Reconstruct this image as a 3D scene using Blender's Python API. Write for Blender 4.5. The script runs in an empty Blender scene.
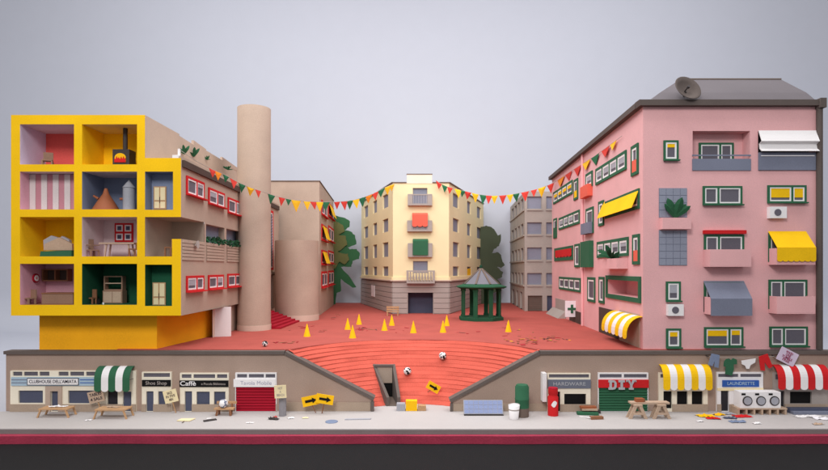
import bpy, bmesh, math, random
from mathutils import Vector, Matrix
random.seed(7)
C = bpy.context.scene.collection
U = 0.005            # metres per model unit
F, CX, HY, DR = 550.0, 414.0, 269.0, 142.0   # focal length, principal column, horizon row, eye height above the street
PZ = 61.0            # plaza height above the street
R = math.radians

# ------------------------------------------------------------------ materials
def lin(c):
    c = c / 255.0
    return c / 12.92 if c <= 0.04045 else ((c + 0.055) / 1.055) ** 2.4
MATS = {}
def paper(name, rgb, var=0.12, rough=0.88, bump=0.4, grain=220.0, spec=0.25):
    m = bpy.data.materials.new(name); m.use_nodes = True
    nt = m.node_tree; n = nt.nodes; l = nt.links
    b = n['Principled BSDF']
    b.inputs['Roughness'].default_value = rough
    b.inputs['Specular IOR Level'].default_value = spec
    tc = n.new('ShaderNodeTexCoord')
    geo = n.new('ShaderNodeNewGeometry')
    n1 = n.new('ShaderNodeTexNoise'); n1.inputs['Scale'].default_value = grain; n1.inputs['Detail'].default_value = 4
    n2 = n.new('ShaderNodeTexNoise'); n2.inputs['Scale'].default_value = 6.5; n2.inputs['Detail'].default_value = 5
    l.new(geo.outputs['Position'], n1.inputs['Vector']); l.new(geo.outputs['Position'], n2.inputs['Vector'])
    mix = n.new('ShaderNodeMath'); mix.operation = 'ADD'
    l.new(n1.outputs['Fac'], mix.inputs[0]); l.new(n2.outputs['Fac'], mix.inputs[1])
    mr = n.new('ShaderNodeMapRange')
    mr.inputs['From Min'].default_value = 0.6; mr.inputs['From Max'].default_value = 1.4
    mr.inputs['To Min'].default_value = 1 - var; mr.inputs['To Max'].default_value = 1 + var
    l.new(mix.outputs[0], mr.inputs['Value'])
    mul = n.new('ShaderNodeVectorMath'); mul.operation = 'SCALE'
    mul.inputs[0].default_value = (lin(rgb[0]), lin(rgb[1]), lin(rgb[2]))
    l.new(mr.outputs['Result'], mul.inputs['Scale'])
    l.new(mul.outputs['Vector'], b.inputs['Base Color'])
    bp = n.new('ShaderNodeBump'); bp.inputs['Strength'].default_value = bump; bp.inputs['Distance'].default_value = 0.0015
    l.new(n1.outputs['Fac'], bp.inputs['Height']); l.new(bp.outputs['Normal'], b.inputs['Normal'])
    MATS[name] = m
    return m
for nm, rgb, kw in [
    ('yellow', (246, 194, 14), {}), ('orange', (255, 178, 26), {}), ('kraft', (182, 161, 145), dict(var=.13, bump=.5)),
    ('kraft_dark', (112, 97, 88), dict(var=.12)), ('kraft_light', (206, 184, 168), dict(var=.12)), ('brown_dark', (82, 66, 60), {}),
    ('wall', (170, 146, 132), dict(var=.14, bump=.5)), ('stone', (172, 152, 134), dict(var=.14)), ('coping', (104, 93, 88), {}),
    ('pink', (230, 176, 177), dict(var=.09)), ('pink_pale', (236, 176, 178), {}), ('green', (50, 100, 72), {}), ('green_dark', (20, 58, 40), {}),
    ('white', (238, 234, 234), dict(var=.04)), ('cream', (240, 222, 178), dict(var=.05)), ('cream_trim', (240, 228, 206), {}), ('shop_cream', (240, 230, 210), dict(var=.06)), ('gazebo_roof', (118, 116, 124), {}), ('gazebo_green', (36, 84, 58), {}), ('tree_green', (58, 108, 72), dict(var=.2)), ('tree_olive', (112, 116, 72), dict(var=.2)), ('chair_brown', (150, 118, 98), dict(var=.15)), ('curtain_white_shaded', (214, 202, 200), {}), ('pane_slate', (136, 138, 154), dict(rough=.6)),
    ('glass', (102, 98, 108), dict(rough=.6, var=.15)), ('glass_dark', (44, 42, 48), dict(rough=.6)), ('black', (17, 15, 16), {}),
    ('slate', (122, 126, 144), {}), ('slate_dark', (82, 86, 106), {}), ('grey', (166, 166, 174), {}), ('roofgrey', (94, 88, 92), dict(var=.08)),
    ('gutter', (92, 82, 78), {}), ('red', (204, 34, 38), {}), ('crimson', (166, 18, 42), dict(var=.1)), ('salmon', (232, 104, 84), {}),
    ('sheet_red', (204, 92, 76), dict(var=.16, bump=.7)), ('plaza_red', (174, 83, 74), dict(var=.16, bump=.6)), ('tile_blue', (142, 146, 162), {}), ('kerb', (126, 120, 118), {}), ('street', (184, 178, 176), dict(var=.05)),  # bowl red set brighter than the plaza red for its stronger light
    ('stone_grey', (168, 158, 152), dict(var=.08)), ('lavender', (214, 198, 218), {}), ('room_pink', (222, 168, 182), {}),
    ('room_white', (220, 202, 202), {}), ('room_red', (226, 94, 86), {}), ('room_blue', (124, 134, 158), {}), ('room_green', (26, 84, 58), {}),
    ('wood', (190, 150, 112), dict(var=.2)), ('wood_dark', (140, 96, 70), dict(var=.2)), ('wood_pale', (188, 162, 140), dict(var=.15)),
    ('copper', (158, 92, 60), dict(rough=.6)), ('zinc', (160, 160, 166), dict(rough=.5)), ('iron', (64, 58, 58), dict(rough=.6)),
    ('leaf', (38, 84, 56), dict(var=.2)), ('leaf_olive', (104, 112, 62), dict(var=.2)), ('olive_dark', (74, 82, 64), dict(var=.2)),
    ('blue', (52, 92, 168), {}), ('sky_blue', (168, 190, 206), {}), ('signgrey', (108, 112, 126), {}), ('letter_grey', (176, 176, 180), {}),
    ('panel_blue', (140, 152, 190), dict(rough=.5)), ('ink', (40, 36, 50), {}), ('ink_red', (150, 40, 80), {}), ('cone_yellow', (250, 192, 20), {}),
    ('curtain_rose_shaded', (192, 132, 142), {}), ('denim', (122, 134, 160), {}), ('tin', (150, 146, 150), dict(rough=.4)), ('beige_grey', (170, 160, 152), {}),
    ('cement', (176, 168, 162), dict(var=.06)), ('ink_faint', (168, 168, 184), {}), ('pharmacy_white', (240, 236, 240), {}),
    ('flag_red', (214, 66, 56), {}), ('flag_yellow', (246, 192, 40), {}), ('flag_green', (44, 110, 74), {}), ('flag_orange', (238, 140, 40), {}),
    ('backdrop', (195, 197, 207), dict(var=.015, bump=.03, grain=60)), ('table_dark', (20, 19, 21), {}), ('cloth', (160, 54, 76), dict(var=.22, bump=1.0, grain=150, rough=.95)),
]:
    paper(nm, rgb, **kw)
M = MATS

# ------------------------------------------------------------------ frames: a vertical plane in the model
class Fr:
    """p = left end, q = right end of a wall in plan, seen from outside; s runs along it, n out of it, z up"""
    def __init__(s, p, q):
        s.p = Vector(p); d = Vector(q) - s.p; s.len = d.length; s.e = d.normalized(); s.N = Vector((s.e.y, -s.e.x))
    def at(s, a, n, z):
        v = s.p + s.e * a + s.N * n
        return (v.x, v.y, z)
    def st(s, px):
        a = px - CX                         # p + e*s = t*(a, F) - (0, F)
        det = s.e.x * (-F) + a * s.e.y
        bx, by = -s.p.x, -F - s.p.y
        sv = (bx * (-F) + a * by) / det
        t = (s.p.y + s.e.y * sv + F) / F
        return sv, t
    def S(s, px): return s.st(px)[0]
    def Z(s, px, py): return DR - (py - HY) * s.st(px)[1]
    def rect(s, x0, x1, y0, y1, y0r=None, y1r=None):
        z1, z0 = s.Z(x0, y0), s.Z(x0, y1)
        if y0r is not None: z1 = (z1 + s.Z(x1, y0r)) / 2; z0 = (z0 + s.Z(x1, y1r)) / 2
        return s.S(x0), s.S(x1), z0, z1
def front(r): return Fr((0, (r - 1) * F), (1, (r - 1) * F))
WLD = Fr((0, 0), (1, 0))                    # s = X, n = -Y
def gp(px, r): return ((px - CX) * r, (r - 1) * F)
def rz(py, z): return (DR - z) / (py - HY)  # depth ratio of a point at height z seen on row py

# ------------------------------------------------------------------ mesh builder
class MB:
    def __init__(s): s.v = []; s.f = []; s.m = []; s.mats = []; s.smooth = []
    def mi(s, mat):
        mat = M[mat] if isinstance(mat, str) else mat
        if mat not in s.mats: s.mats.append(mat)
        return s.mats.index(mat)
    def add(s, vs, fs, mat, smooth=False):
        o = len(s.v); s.v += [tuple(v) for v in vs]; k = s.mi(mat)
        for f in fs: s.f.append([o + i for i in f]); s.m.append(k); s.smooth.append(smooth)
        return s
    def box(s, fr, s0, s1, n0, n1, z0, z1, mat):
        vs = [fr.at(a, n, z) for z in (z0, z1) for n in (n0, n1) for a in (s0, s1)]
        return s.add(vs, [(0, 1, 3, 2), (4, 6, 7, 5), (0, 4, 5, 1), (2, 3, 7, 6), (0, 2, 6, 4), (1, 5, 7, 3)], mat)
    def wbox(s, x0, x1, y0, y1, z0, z1, mat): return s.box(WLD, x0, x1, -y1, -y0, z0, z1, mat)
    def ring(s, fr, s0, s1, z0, z1, w, n0, n1, mat):
        s.box(fr, s0, s1, n0, n1, z0, z0 + w, mat); s.box(fr, s0, s1, n0, n1, z1 - w, z1, mat)
        s.box(fr, s0, s0 + w, n0, n1, z0 + w, z1 - w, mat); s.box(fr, s1 - w, s1, n0, n1, z0 + w, z1 - w, mat)
        return s
    def prism(s, fr, pts, n0, n1, mat):     # pts in (s, z)
        k = len(pts)
        vs = [fr.at(a, n1, z) for a, z in pts] + [fr.at(a, n0, z) for a, z in pts]
        fs = [tuple(range(k)), tuple(range(2 * k - 1, k - 1, -1))] + [(i, i + k, (i + 1) % k + k, (i + 1) % k) for i in range(k)]
        return s.add(vs, fs, mat)
    def slab(s, pts, z0, z1, mat):          # pts in plan
        k = len(pts)
        vs = [(x, y, z1) for x, y in pts] + [(x, y, z0) for x, y in pts]
        fs = [tuple(range(k)), tuple(range(2 * k - 1, k - 1, -1))] + [(i, i + k, (i + 1) % k + k, (i + 1) % k) for i in range(k)]
        return s.add(vs, fs, mat)
    def lathe(s, c, prof, mat, seg=32, cap=True, smooth=True, a0=0.0):
        rows = []; vs = []
        for r, z in prof:
            for i in range(seg):
                a = a0 + 2 * math.pi * i / seg
                vs.append((c[0] + r * math.cos(a), c[1] + r * math.sin(a), z))
        fs = []
        for j in range(len(prof) - 1):
            for i in range(seg):
                fs.append((j * seg + i, j * seg + (i + 1) % seg, (j + 1) * seg + (i + 1) % seg, (j + 1) * seg + i))
        s.add(vs, fs, mat, smooth)
        if cap:
            o = len(prof) - 1
            s.add(vs[:seg], [tuple(range(seg - 1, -1, -1))], mat); s.add(vs[o * seg:], [tuple(range(seg))], mat)
        return s
    def tube(s, p0, p1, r0, mat, r1=None, seg=10, smooth=True):
        p0, p1 = Vector(p0), Vector(p1); r1 = r0 if r1 is None else r1
        d = (p1 - p0).normalized(); a = d.orthogonal().normalized(); b = d.cross(a)
        vs = []
        for p, r in ((p0, r0), (p1, r1)):
            for i in range(seg):
                t = 2 * math.pi * i / seg; vs.append(p + a * (r * math.cos(t)) + b * (r * math.sin(t)))
        s.add(vs, [(i, (i + 1) % seg, seg + (i + 1) % seg, seg + i) for i in range(seg)], mat, smooth)
        s.add(vs, [tuple(range(seg - 1, -1, -1)), tuple(range(seg, 2 * seg))], mat)
        return s
    def bar(s, p0, p1, w, h, mat, up=(0, 0, 1)):
        p0, p1 = Vector(p0), Vector(p1); d = (p1 - p0).normalized(); x = d.cross(Vector(up))
        x = x.normalized() if x.length > 1e-4 else d.orthogonal().normalized(); y = x.cross(d)
        vs = [p + x * (a * w / 2) + y * (b * h / 2) for p in (p0, p1) for a, b in ((-1, -1), (1, -1), (1, 1), (-1, 1))]
        return s.add(vs, [(3, 2, 1, 0), (4, 5, 6, 7), (0, 1, 5, 4), (1, 2, 6, 5), (2, 3, 7, 6), (3, 0, 4, 7)], mat)
    def plate(s, c, ex, ey, pts, th, mat):  # polygon pts in the plane spanned by ex, ey round c
        c, ex, ey = Vector(c), Vector(ex).normalized(), Vector(ey).normalized(); nn = ex.cross(ey).normalized()
        k = len(pts)
        vs = [c + ex * a + ey * b + nn * (th / 2) for a, b in pts] + [c + ex * a + ey * b - nn * (th / 2) for a, b in pts]
        fs = [tuple(range(k)), tuple(range(2 * k - 1, k - 1, -1))] + [(i, i + k, (i + 1) % k + k, (i + 1) % k) for i in range(k)]
        return s.add(vs, fs, mat)
    def wallholes(s, fr, s0, s1, z0, z1, holes, mat, skirt=0.0):
        """flat wall with rectangular recesses; hole = (s0,s1,z0,z1,depth, back, left, right, floor, ceiling)"""
        xs = sorted({s0, s1} | {h[0] for h in holes} | {h[1] for h in holes}); zs = sorted({z0, z1} | {h[2] for h in holes} | {h[3] for h in holes})
        for i in range(len(xs) - 1):
            for j in range(len(zs) - 1):
                cx, cz = (xs[i] + xs[i + 1]) / 2, (zs[j] + zs[j + 1]) / 2
                if cx < s0 or cx > s1 or cz < z0 or cz > z1: continue
                if any(h[0] < cx < h[1] and h[2] < cz < h[3] for h in holes): continue
                s.add([fr.at(xs[i], 0, zs[j]), fr.at(xs[i + 1], 0, zs[j]), fr.at(xs[i + 1], 0, zs[j + 1]), fr.at(xs[i], 0, zs[j + 1])], [(0, 1, 2, 3)], mat)
        for h in holes:
            a, b, c, d, dp = h[:5]; ms = list(h[5:]) + [mat] * (5 - len(h[5:]))
            P = lambda x, n, z: fr.at(x, n, z)
            s.add([P(a, -dp, c), P(b, -dp, c), P(b, -dp, d), P(a, -dp, d)], [(0, 1, 2, 3)], ms[0] or mat)
            s.add([P(a, 0, c), P(a, -dp, c), P(a, -dp, d), P(a, 0, d)], [(0, 1, 2, 3)], ms[1] or mat)
            s.add([P(b, -dp, c), P(b, 0, c), P(b, 0, d), P(b, -dp, d)], [(0, 1, 2, 3)], ms[2] or mat)
            s.add([P(a, 0, c), P(b, 0, c), P(b, -dp, c), P(a, -dp, c)], [(0, 1, 2, 3)], ms[3] or mat)
            s.add([P(a, -dp, d), P(b, -dp, d), P(b, 0, d), P(a, 0, d)], [(0, 1, 2, 3)], ms[4] or mat)
        return s
    def quad(s, vs, mat): return s.add(vs, [tuple(range(len(vs)))], mat)

def rootloc(o):
    while o.parent is not None: o = o.parent
    return o.location
def part(name, mb, parent, label=None, solid=0.0):
    L = rootloc(parent) if parent else Vector((0, 0, 0))
    me = bpy.data.meshes.new(name)
    me.from_pydata([(v[0] * U - L.x, v[1] * U - L.y, v[2] * U - L.z) for v in mb.v], [], mb.f)
    for m in mb.mats: me.materials.append(m)
    me.polygons.foreach_set('material_index', mb.m); me.polygons.foreach_set('use_smooth', mb.smooth)
    me.update(); 
    o = bpy.data.objects.new(name, me); C.objects.link(o)
    if parent: o.parent = parent
    if label: o['label'] = label
    if solid:
        md = o.modifiers.new('thickness', 'SOLIDIFY'); md.thickness = solid * U; md.offset = 0
    return o
def tag(o, label, cat, group=None):
    o['label'] = label; o['category'] = cat
    if group: o['group'] = group
    return o
def thing(name, loc, label, cat, group=None):
    o = bpy.data.objects.new(name, None); C.objects.link(o); o.empty_display_size = 0.02
    o.location = (loc[0] * U, loc[1] * U, loc[2] * U)
    return tag(o, label, cat, group)
def solo(name, mb, label, cat, group=None, loc=None):
    xs = [v[0] for v in mb.v]; ys = [v[1] for v in mb.v]; zs = [v[2] for v in mb.v]
    L = loc or ((min(xs) + max(xs)) / 2, (min(ys) + max(ys)) / 2, min(zs))
    mb.v = [(v[0] - L[0], v[1] - L[1], v[2] - L[2]) for v in mb.v]
    o = part(name, mb, None); o.location = (L[0] * U, L[1] * U, L[2] * U)
    return tag(o, label, cat, group)
def struct(name, mb):
    o = part(name, mb, None); o['kind'] = 'structure'; return o
def copy_tree(o, parent=None):
    c = o.copy(); C.objects.link(c)
    if parent: c.parent = parent
    for ch in [k for k in o.children]: copy_tree(ch, c)
    return c
def text(parent, body, fr, s, z, size, n, mat, width=None, rot=0.0, align='CENTER', weight=0.0, name='lettering', ex=None, ey=None, c=None):
    cu = bpy.data.curves.new(name, 'FONT'); cu.body = body; cu.size = size * U; cu.align_x = align; cu.align_y = 'CENTER'
    cu.extrude = 0.12 * U; cu.offset = weight * U; cu.space_line = 0.85
    cu.materials.append(M[mat])
    o = bpy.data.objects.new(name, cu); C.objects.link(o)
    if ex is None:
        ex = Vector((fr.e.x, fr.e.y, 0)); ey = Vector((0, 0, 1)); c = Vector(fr.at(s, n, z))
        if rot: q = Matrix.Rotation(rot, 3, ex.cross(ey)); ex, ey = q @ ex, q @ ey
    else: ex, ey, c = Vector(ex).normalized(), Vector(ey).normalized(), Vector(c)
    nn = ex.cross(ey).normalized(); sx = 1.0
    if width:
        bpy.context.view_layer.update()
        w = o.dimensions.x / U
        if w > 0: sx = width / w
    L = rootloc(parent)
    mw = Matrix(((ex.x * sx, ey.x, nn.x, c.x * U - L.x), (ex.y * sx, ey.y, nn.y, c.y * U - L.y), (ex.z * sx, ey.z, nn.z, c.z * U - L.z), (0, 0, 0, 1)))
    # bake to a mesh so that the lettering is a plain child
    dg = bpy.context.evaluated_depsgraph_get(); me = bpy.data.meshes.new_from_object(o.evaluated_get(dg))
    bpy.data.objects.remove(o); me.transform(mw); me.name = name
    t = bpy.data.objects.new(name, me); C.objects.link(t); t.parent = parent
    return t

# ------------------------------------------------------------------ building kits
def window(par, fr, rc, panes, frame='green', b=2.0, gap=2.0, cas=1.3, sill=True, casm='white', dark='glass', n=0.0, label=None, sillmat=None, sillp=2.4):
    """papercraft window: panes = [(weight, blind material or None, blind share)]; the frame, casements, glass, blinds and sill are sub-parts"""
    s0, s1, z0, z1 = rc
    m = MB(); m.ring(fr, s0, s1, z0, z1, b, n + 0.05, n + 1.6, frame)
    tot = sum(p[0] for p in panes); w = (s1 - s0 - 2 * b - gap * (len(panes) - 1)); x = s0 + b
    cells = []
    for i, p in enumerate(panes):
        wi = w * p[0] / tot; cells.append((x, x + wi, p)); x += wi
        if i < len(panes) - 1: m.box(fr, x, x + gap, n + 0.05, n + 1.6, z0 + b, z1 - b, frame); x += gap
    f = part('window', m, par, label)
    for a, c, p in cells:
        if p[1] != 'solid':
            g = MB().box(fr, a, c, n + 0.05, n + 0.5, z0 + b, z1 - b, dark); part('pane', g, f)
            k = MB().ring(fr, a, c, z0 + b, z1 - b, cas, n + 0.5, n + 1.25, casm); part('casement', k, f)
        if p[1] and p[1] != 'solid':
            h = (z1 - z0 - 2 * b - 2 * cas) * p[2]
            part('blind', MB().box(fr, a + cas + .05, c - cas - .05, n + 0.5, n + 0.95, z1 - b - cas - h, z1 - b - cas, p[1]), f)
        if len(p) > 3: part('lower_panel', MB().box(fr, a, c, n + 0.5, n + 1.3, z0 + b, z0 + b + (z1 - z0 - 2 * b) * p[3], p[4]), f)
    if sill: part('sill', MB().box(fr, s0 - .6, s1 + .6, n + 1.6, n + 1.6 + sillp, z0 - .3, z0 + 1.0, sillmat or frame), f)
    return f
def recess_window(par, fr, rc, depth, mat='glass', frame='stone_grey', bars=0):
    s0, s1, z0, z1 = rc; n = -depth
    f = part('window', MB().ring(fr, s0 + .05, s1 - .05, z0 + .05, z1 - .05, 0.8, n + 0.3, n + 1.0, frame), par)
    g = MB().box(fr, s0 + .85, s1 - .85, n + 0.3, n + 0.6, z0 + .85, z1 - .85, mat); part('pane', g, f)
    return f
def awning(par, fr, s0, s1, ztop, proj, zfold, zbot, mats, curved=True, scallop=True, drop=2.2, name='awning', n0=0.2, label=None, ends=None):
    prof = []
    if curved:
        for i in range(9):
            t = math.pi / 2 * i / 8
            prof.append((n0 + proj * math.sin(t), zfold + (ztop - zfold) * math.cos(t)))
    else: prof = [(n0, ztop), (n0 + proj, zfold)]
    m = MB(); k = len(mats); w = (s1 - s0) / k
    for i, mt in enumerate(mats):
        a, c = s0 + w * i, s0 + w * (i + 1)
        for j in range(len(prof) - 1):
            (na, za), (nb, zb) = prof[j], prof[j + 1]
            m.add([fr.at(a, nb, zb), fr.at(c, nb, zb), fr.at(c, na, za), fr.at(a, na, za)], [(0, 1, 2, 3)], mt)
        if zbot is None: continue
        if scallop:
            low = []
            for q in range(9):
                t = q / 8; low.append(fr.at(a + (c - a) * t, n0 + proj, zbot + drop * (1 - math.sqrt(max(0, 1 - (2 * t - 1) ** 2)))))
            m.add(low + [fr.at(c, n0 + proj, zfold), fr.at(a, n0 + proj, zfold)], [tuple(range(11))], mt)
        else: m.add([fr.at(a, n0 + proj, zbot), fr.at(c, n0 + proj, zbot), fr.at(c, n0 + proj, zfold), fr.at(a, n0 + proj, zfold)], [(0, 1, 2, 3)], mt)
    o = part(name, m, par, label, solid=0.5)
    return o
def air_con(par, fr, s0, s1, z0, z1):
    o = part('air_conditioner', MB().box(fr, s0, s1, .1, 5, z0, z1, 'white'), par)
    cx = s0 + (s1 - s0) * .46; cz = (z0 + z1) / 2; r = (z1 - z0) * .30
    g = MB()
    pts = [(cx + r * math.cos(2 * math.pi * i / 24), cz + r * math.sin(2 * math.pi * i / 24)) for i in range(24)]
    g.prism(fr, pts, 5, 5.4, 'glass'); part('fan_grille', g, o)
    return o
# ------------------------------------------------------------------ setting
BCY, BR0, BR1 = -57.0, 85.0, 139.0          # centre and radii of the amphitheatre
def arc_pts(rad, ymin, n=180, ang=None):
    a0 = math.asin(max(-1, min(1, (ymin - BCY) / rad)))
    return [(rad * math.cos(math.pi - a0 - (math.pi - 2 * a0) * i / n), BCY + rad * math.sin(math.pi - a0 - (math.pi - 2 * a0) * i / n)) for i in range(n + 1)]
m = MB()
m.slab([(-445, -3), (-445, -60)] + [(-445 + 890 * i / 20, -60 - 1.6 * math.sin(math.pi * i / 20)) for i in range(1, 20)] + [(445, -60), (445, -3), (300, 3), (100, 60), (-100, 60), (-300, 3)], -.7, 0.0, 'street')
struct('street', m)
m = MB(); m.slab([(-446, -3), (-446, -60.6)] + [(-446 + 892 * i / 20, -60.6 - 1.6 * math.sin(math.pi * i / 20)) for i in range(1, 20)] + [(446, -60.6), (446, -3), (300, 3), (100, 60), (-100, 60), (-300, 3)], -4.6, -.75, 'kerb'); struct('street_edge', m)
m = MB(); m.slab([(-620, 4), (-620, -67)] + [(-620 + 1240 * i / 60, -67 - .5 * math.sin(i * 1.7) - .4 * math.sin(i * .6)) for i in range(1, 60)] + [(620, -67), (620, 4)], -11.6, -4.65, 'cloth'); struct('crimson_base', m)
m = MB(); m.slab([(-1700, 4), (-1700, -900), (1700, -900), (1700, 4)], -15, -11.7, 'table_dark'); struct('studio_table', m)
# seamless paper backdrop: floor sheet curving up into the wall
m = MB(); pr = [(4, -4.0), (700, -4.0)] + [(700 + 90 * math.sin(R(a)), -4 + 90 * (1 - math.cos(R(a)))) for a in range(10, 91, 10)] + [(790, 900)]
vs = [(x, y, z) for y, z in pr for x in (-1700, 1700)]
m.add(vs, [(2 * i, 2 * i + 1, 2 * i + 3, 2 * i + 2) for i in range(len(pr) - 1)], 'backdrop', True); struct('backdrop', m)
# plaza sheet with the bowl cut out
rim = arc_pts(BR1, 7.0)
m = MB(); top = [(-300, 5), (-130, 5)] + rim + [(130, 5), (300, 5), (300, 770), (-300, 770)]
m.slab(top, PZ - 3, PZ, 'plaza_red'); struct('plaza', m)
m = MB(); m.wbox(-298, 298, 766, 769, -4, PZ - 3.1, 'plaza_red'); m.wbox(-300, -297, 30, 766, -4, PZ - 3.1, 'plaza_red'); m.wbox(297, 300, 30, 766, -4, PZ - 3.1, 'plaza_red'); struct('plaza_sides', m)
# stepped red bowl, hand-cut layers
NST = 16; m = MB(); rnd = random.Random(3)
def ring_pts(i):
    rad = BR0 + (BR1 - BR0) * i / NST
    pts = arc_pts(rad, 4.0); ph = [rnd.uniform(0, 6.28) for _ in range(4)]
    out = []
    for j, (x, y) in enumerate(pts):
        t = j / len(pts) * 6.28; w = .7 * math.sin(2 * t + ph[0]) + .25 * math.sin(5 * t + ph[1]) + .16 * math.sin(11 * t + ph[2]) + rnd.uniform(-.12, .12)
        d = Vector((x, y - BCY)).normalized() * w; out.append((x + d.x, y + d.y))
    return out
def in_trench(p):                            # the tunnel mouth's way in
    x, y = p; u = (y - 20) / 32
    return y < 49 and -27 - 16.6 * u < x < -15.6 - 6.7 * u
rows = [ring_pts(i) for i in range(NST + 1)]
for i in range(NST):
    za, zb = PZ * i / NST, PZ * (i + 1) / NST - (0.25 if i == NST - 1 else 0); k = len(rows[i])
    lip = .15 + .55 * rnd.random(); lo = [(x, y, za - .3) for x, y in rows[i]]; hi = [(x, y, za + lip) for x, y in rows[i]]
    nx = [(x * 1.01, y, zb) for x, y in rows[i + 1]]
    keep = [j for j in range(k - 1) if not in_trench(rows[i][j])]
    m.add(lo + hi, [(j, j + 1, k + j + 1, k + j) for j in keep], 'sheet_red')
    m.add(hi + nx, [(j, j + 1, k + j + 1, k + j) for j in keep], 'sheet_red')
struct('terrace_steps', m)

# ------------------------------------------------------------------ retaining walls with the shop fronts
F1 = front(1.0)
X1 = lambda px: (px - CX); Z1 = lambda py: DR - (py - HY)
def wall_block(label, pts, cop):
    t = thing('retaining_wall', ((pts[0][0] + pts[-1][0]) / 2, 0, 0), label, 'wall')
    part('wall', MB().prism(F1, pts, -8, 0, 'wall'), t)
    m = MB()
    for a, b in zip(cop, cop[1:]):
        d = Vector((b[0] - a[0], b[1] - a[1])).normalized(); nn = Vector((-d.y, d.x))
        if nn.y < 0: nn = -nn
        q = [a, b, (b[0] + nn.x * 3.2, b[1] + nn.y * 3.2), (a[0] + nn.x * 3.2, a[1] + nn.y * 3.2)]
        m.prism(F1, q, -9.5, 2.2, 'coping')
    part('coping', m, t)
    return t
WL = wall_block('long brown card retaining wall with cafe and shoe shop fronts, left of the red bowl',
    [(X1(6), -.2), (X1(373), -.2), (X1(373), Z1(400)), (X1(284), Z1(354)), (X1(6), Z1(354))], [(X1(5), Z1(354)), (X1(284.6), Z1(354)), (X1(373.4), Z1(400))])
part('coping_end', MB().box(F1, X1(371), X1(374.2), .05, 2.2, 0.1, Z1(401), 'coping'), WL)
part('plinth', MB().box(F1, X1(287), X1(370.5), .05, .9, .05, Z1(402), 'stone'), WL)
WR = wall_block('long brown card retaining wall with do-it-yourself shop and laundrette, right of the red bowl',
    [(X1(451), -.2), (X1(836), -.2), (X1(836), Z1(354)), (X1(540), Z1(354)), (X1(451), Z1(402))], [(X1(450.6), Z1(402)), (X1(540), Z1(354)), (X1(837), Z1(354))])
part('coping_end', MB().box(F1, X1(450), X1(452.8), .05, 2.2, 0.1, Z1(403), 'coping'), WR)
part('plinth', MB().box(F1, X1(453), X1(546), .05, .9, .05, Z1(403.5), 'stone'), WR)
def SB(m, x0, x1, y0, y1, n0, n1, mat): return m.box(F1, X1(x0), X1(x1), n0, n1, Z1(y1), Z1(y0), mat)
def shopfront(par, x0, x1, y0, transom, openings, base=403.5, face='shop_cream', basem='stone', lab=None, tm='cream_trim'):
    """openings = (x0, x1, ytop, ybottom, kind, mat)"""
    m = MB()
    # pier grid round the openings
    hs = [(X1(a), X1(b), Z1(d), Z1(c), 2.2, mt) for a, b, c, d, kind, mt in openings]
    hs += [(X1(a), X1(b), Z1(c1), Z1(c0), 1.2, 'glass') for a, b, c0, c1 in transom]
    m.wallholes(Fr((0, -2.4), (1, -2.4)), X1(x0), X1(x1), 0.05, Z1(y0), hs, face)
    for xe in (x0, x1): m.box(F1, X1(xe) - (.4 if xe == x1 else 0), X1(xe) + (.4 if xe == x0 else 0), 0.0, 2.38, .05, Z1(y0), face)
    SB(m, x0, x1, y0 - .05, y0, 0, 2.45, face)
    f = part('shop_front', m, par, lab)
    # base strip between doors
    cuts = sorted([(a, b) for a, b, c, d, kind, mt in openings if kind == 'door']); cur = x0; b_ = MB()
    for a, b in cuts + [(x1, x1)]:
        if a - cur > .6: SB(b_, cur, a, base, 410.9, 2.42, 3.3, basem)
        cur = b
    part('plinth', b_, f)
    for a, b, c, d, kind, mt in openings:
        g = MB(); SB(g, a + .25, b - .25, c + .25, d - .1, .25, .7, mt); part('door' if kind == 'door' else 'window_pane', g, f)
    return f
def shop_sign(par, x0, x1, y0, y1, mat, body=None, lm='white', size=5, width=None, cx=None, weight=0, n=2.45, th=1.0):
    g = MB(); SB(g, x0, x1, y0, y1, n, n + th, mat); s = part('sign_board', g, par)
    if body: text(s, body, F1, X1(cx if cx else (x0 + x1) / 2), Z1((y0 + y1) / 2), size, n + th + .05, lm, width, weight=weight)
    return s
# clubhouse
f = shopfront(WL, 12, 137, 370.3, [(14.5, 24, 371.2, 375.4), (25.5, 39.5, 371.2, 375.4), (41, 51, 371.2, 375.4), (60, 70, 371.2, 375.4), (71.5, 85.5, 371.2, 375.4), (87.5, 98, 371.2, 375.4)],
    [(20, 44.5, 390, 402.6, 'window', 'slate_dark'), (52.5, 60, 390.5, 410.5, 'door', 'slate_dark'), (69.5, 97.5, 390, 403, 'window', 'slate_dark'), (108.5, 119, 390, 405.4, 'window', 'glass_dark'), (124, 132.6, 391, 410.8, 'door', 'slate_dark')])
g = MB(); SB(g, 47.5, 52.4, 385.5, 410.8, 2.42, 3.5, 'kraft'); SB(g, 60.1, 64, 385.5, 410.8, 2.42, 3.5, 'kraft'); SB(g, 52.4, 60.1, 385.5, 390.4, 2.42, 3.5, 'kraft'); part('door_surround', g, f)
s = shop_sign(f, 13.5, 100, 376.5, 385, 'sky_blue')
g = MB()
for yy in (378.6, 381.6): SB(g, 14, 29, yy, yy + .8, 3.46, 3.6, 'slate'); SB(g, 82, 99.8, yy, yy + .8, 3.46, 3.6, 'blue')
part('stripes', g, s)
g = MB(); SB(g, 29.7, 81, 377.3, 384.4, 3.46, 3.9, 'ink'); SB(g, 30.3, 80.4, 377.9, 383.8, 3.46, 4.0, 'white'); p = part('name_plate', g, s)
text(p, "CLUBHOUSE DELL'AMIATA", F1, X1(55.4), Z1(380.8), 4.6, 4.05, 'ink', 47, weight=.03)
awning(f, F1, X1(100), X1(134.8), Z1(366), 10, Z1(378.0), Z1(389.5), ['green', 'white', 'green', 'white', 'green'], label='green and white striped awning')
g = MB(); 
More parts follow.
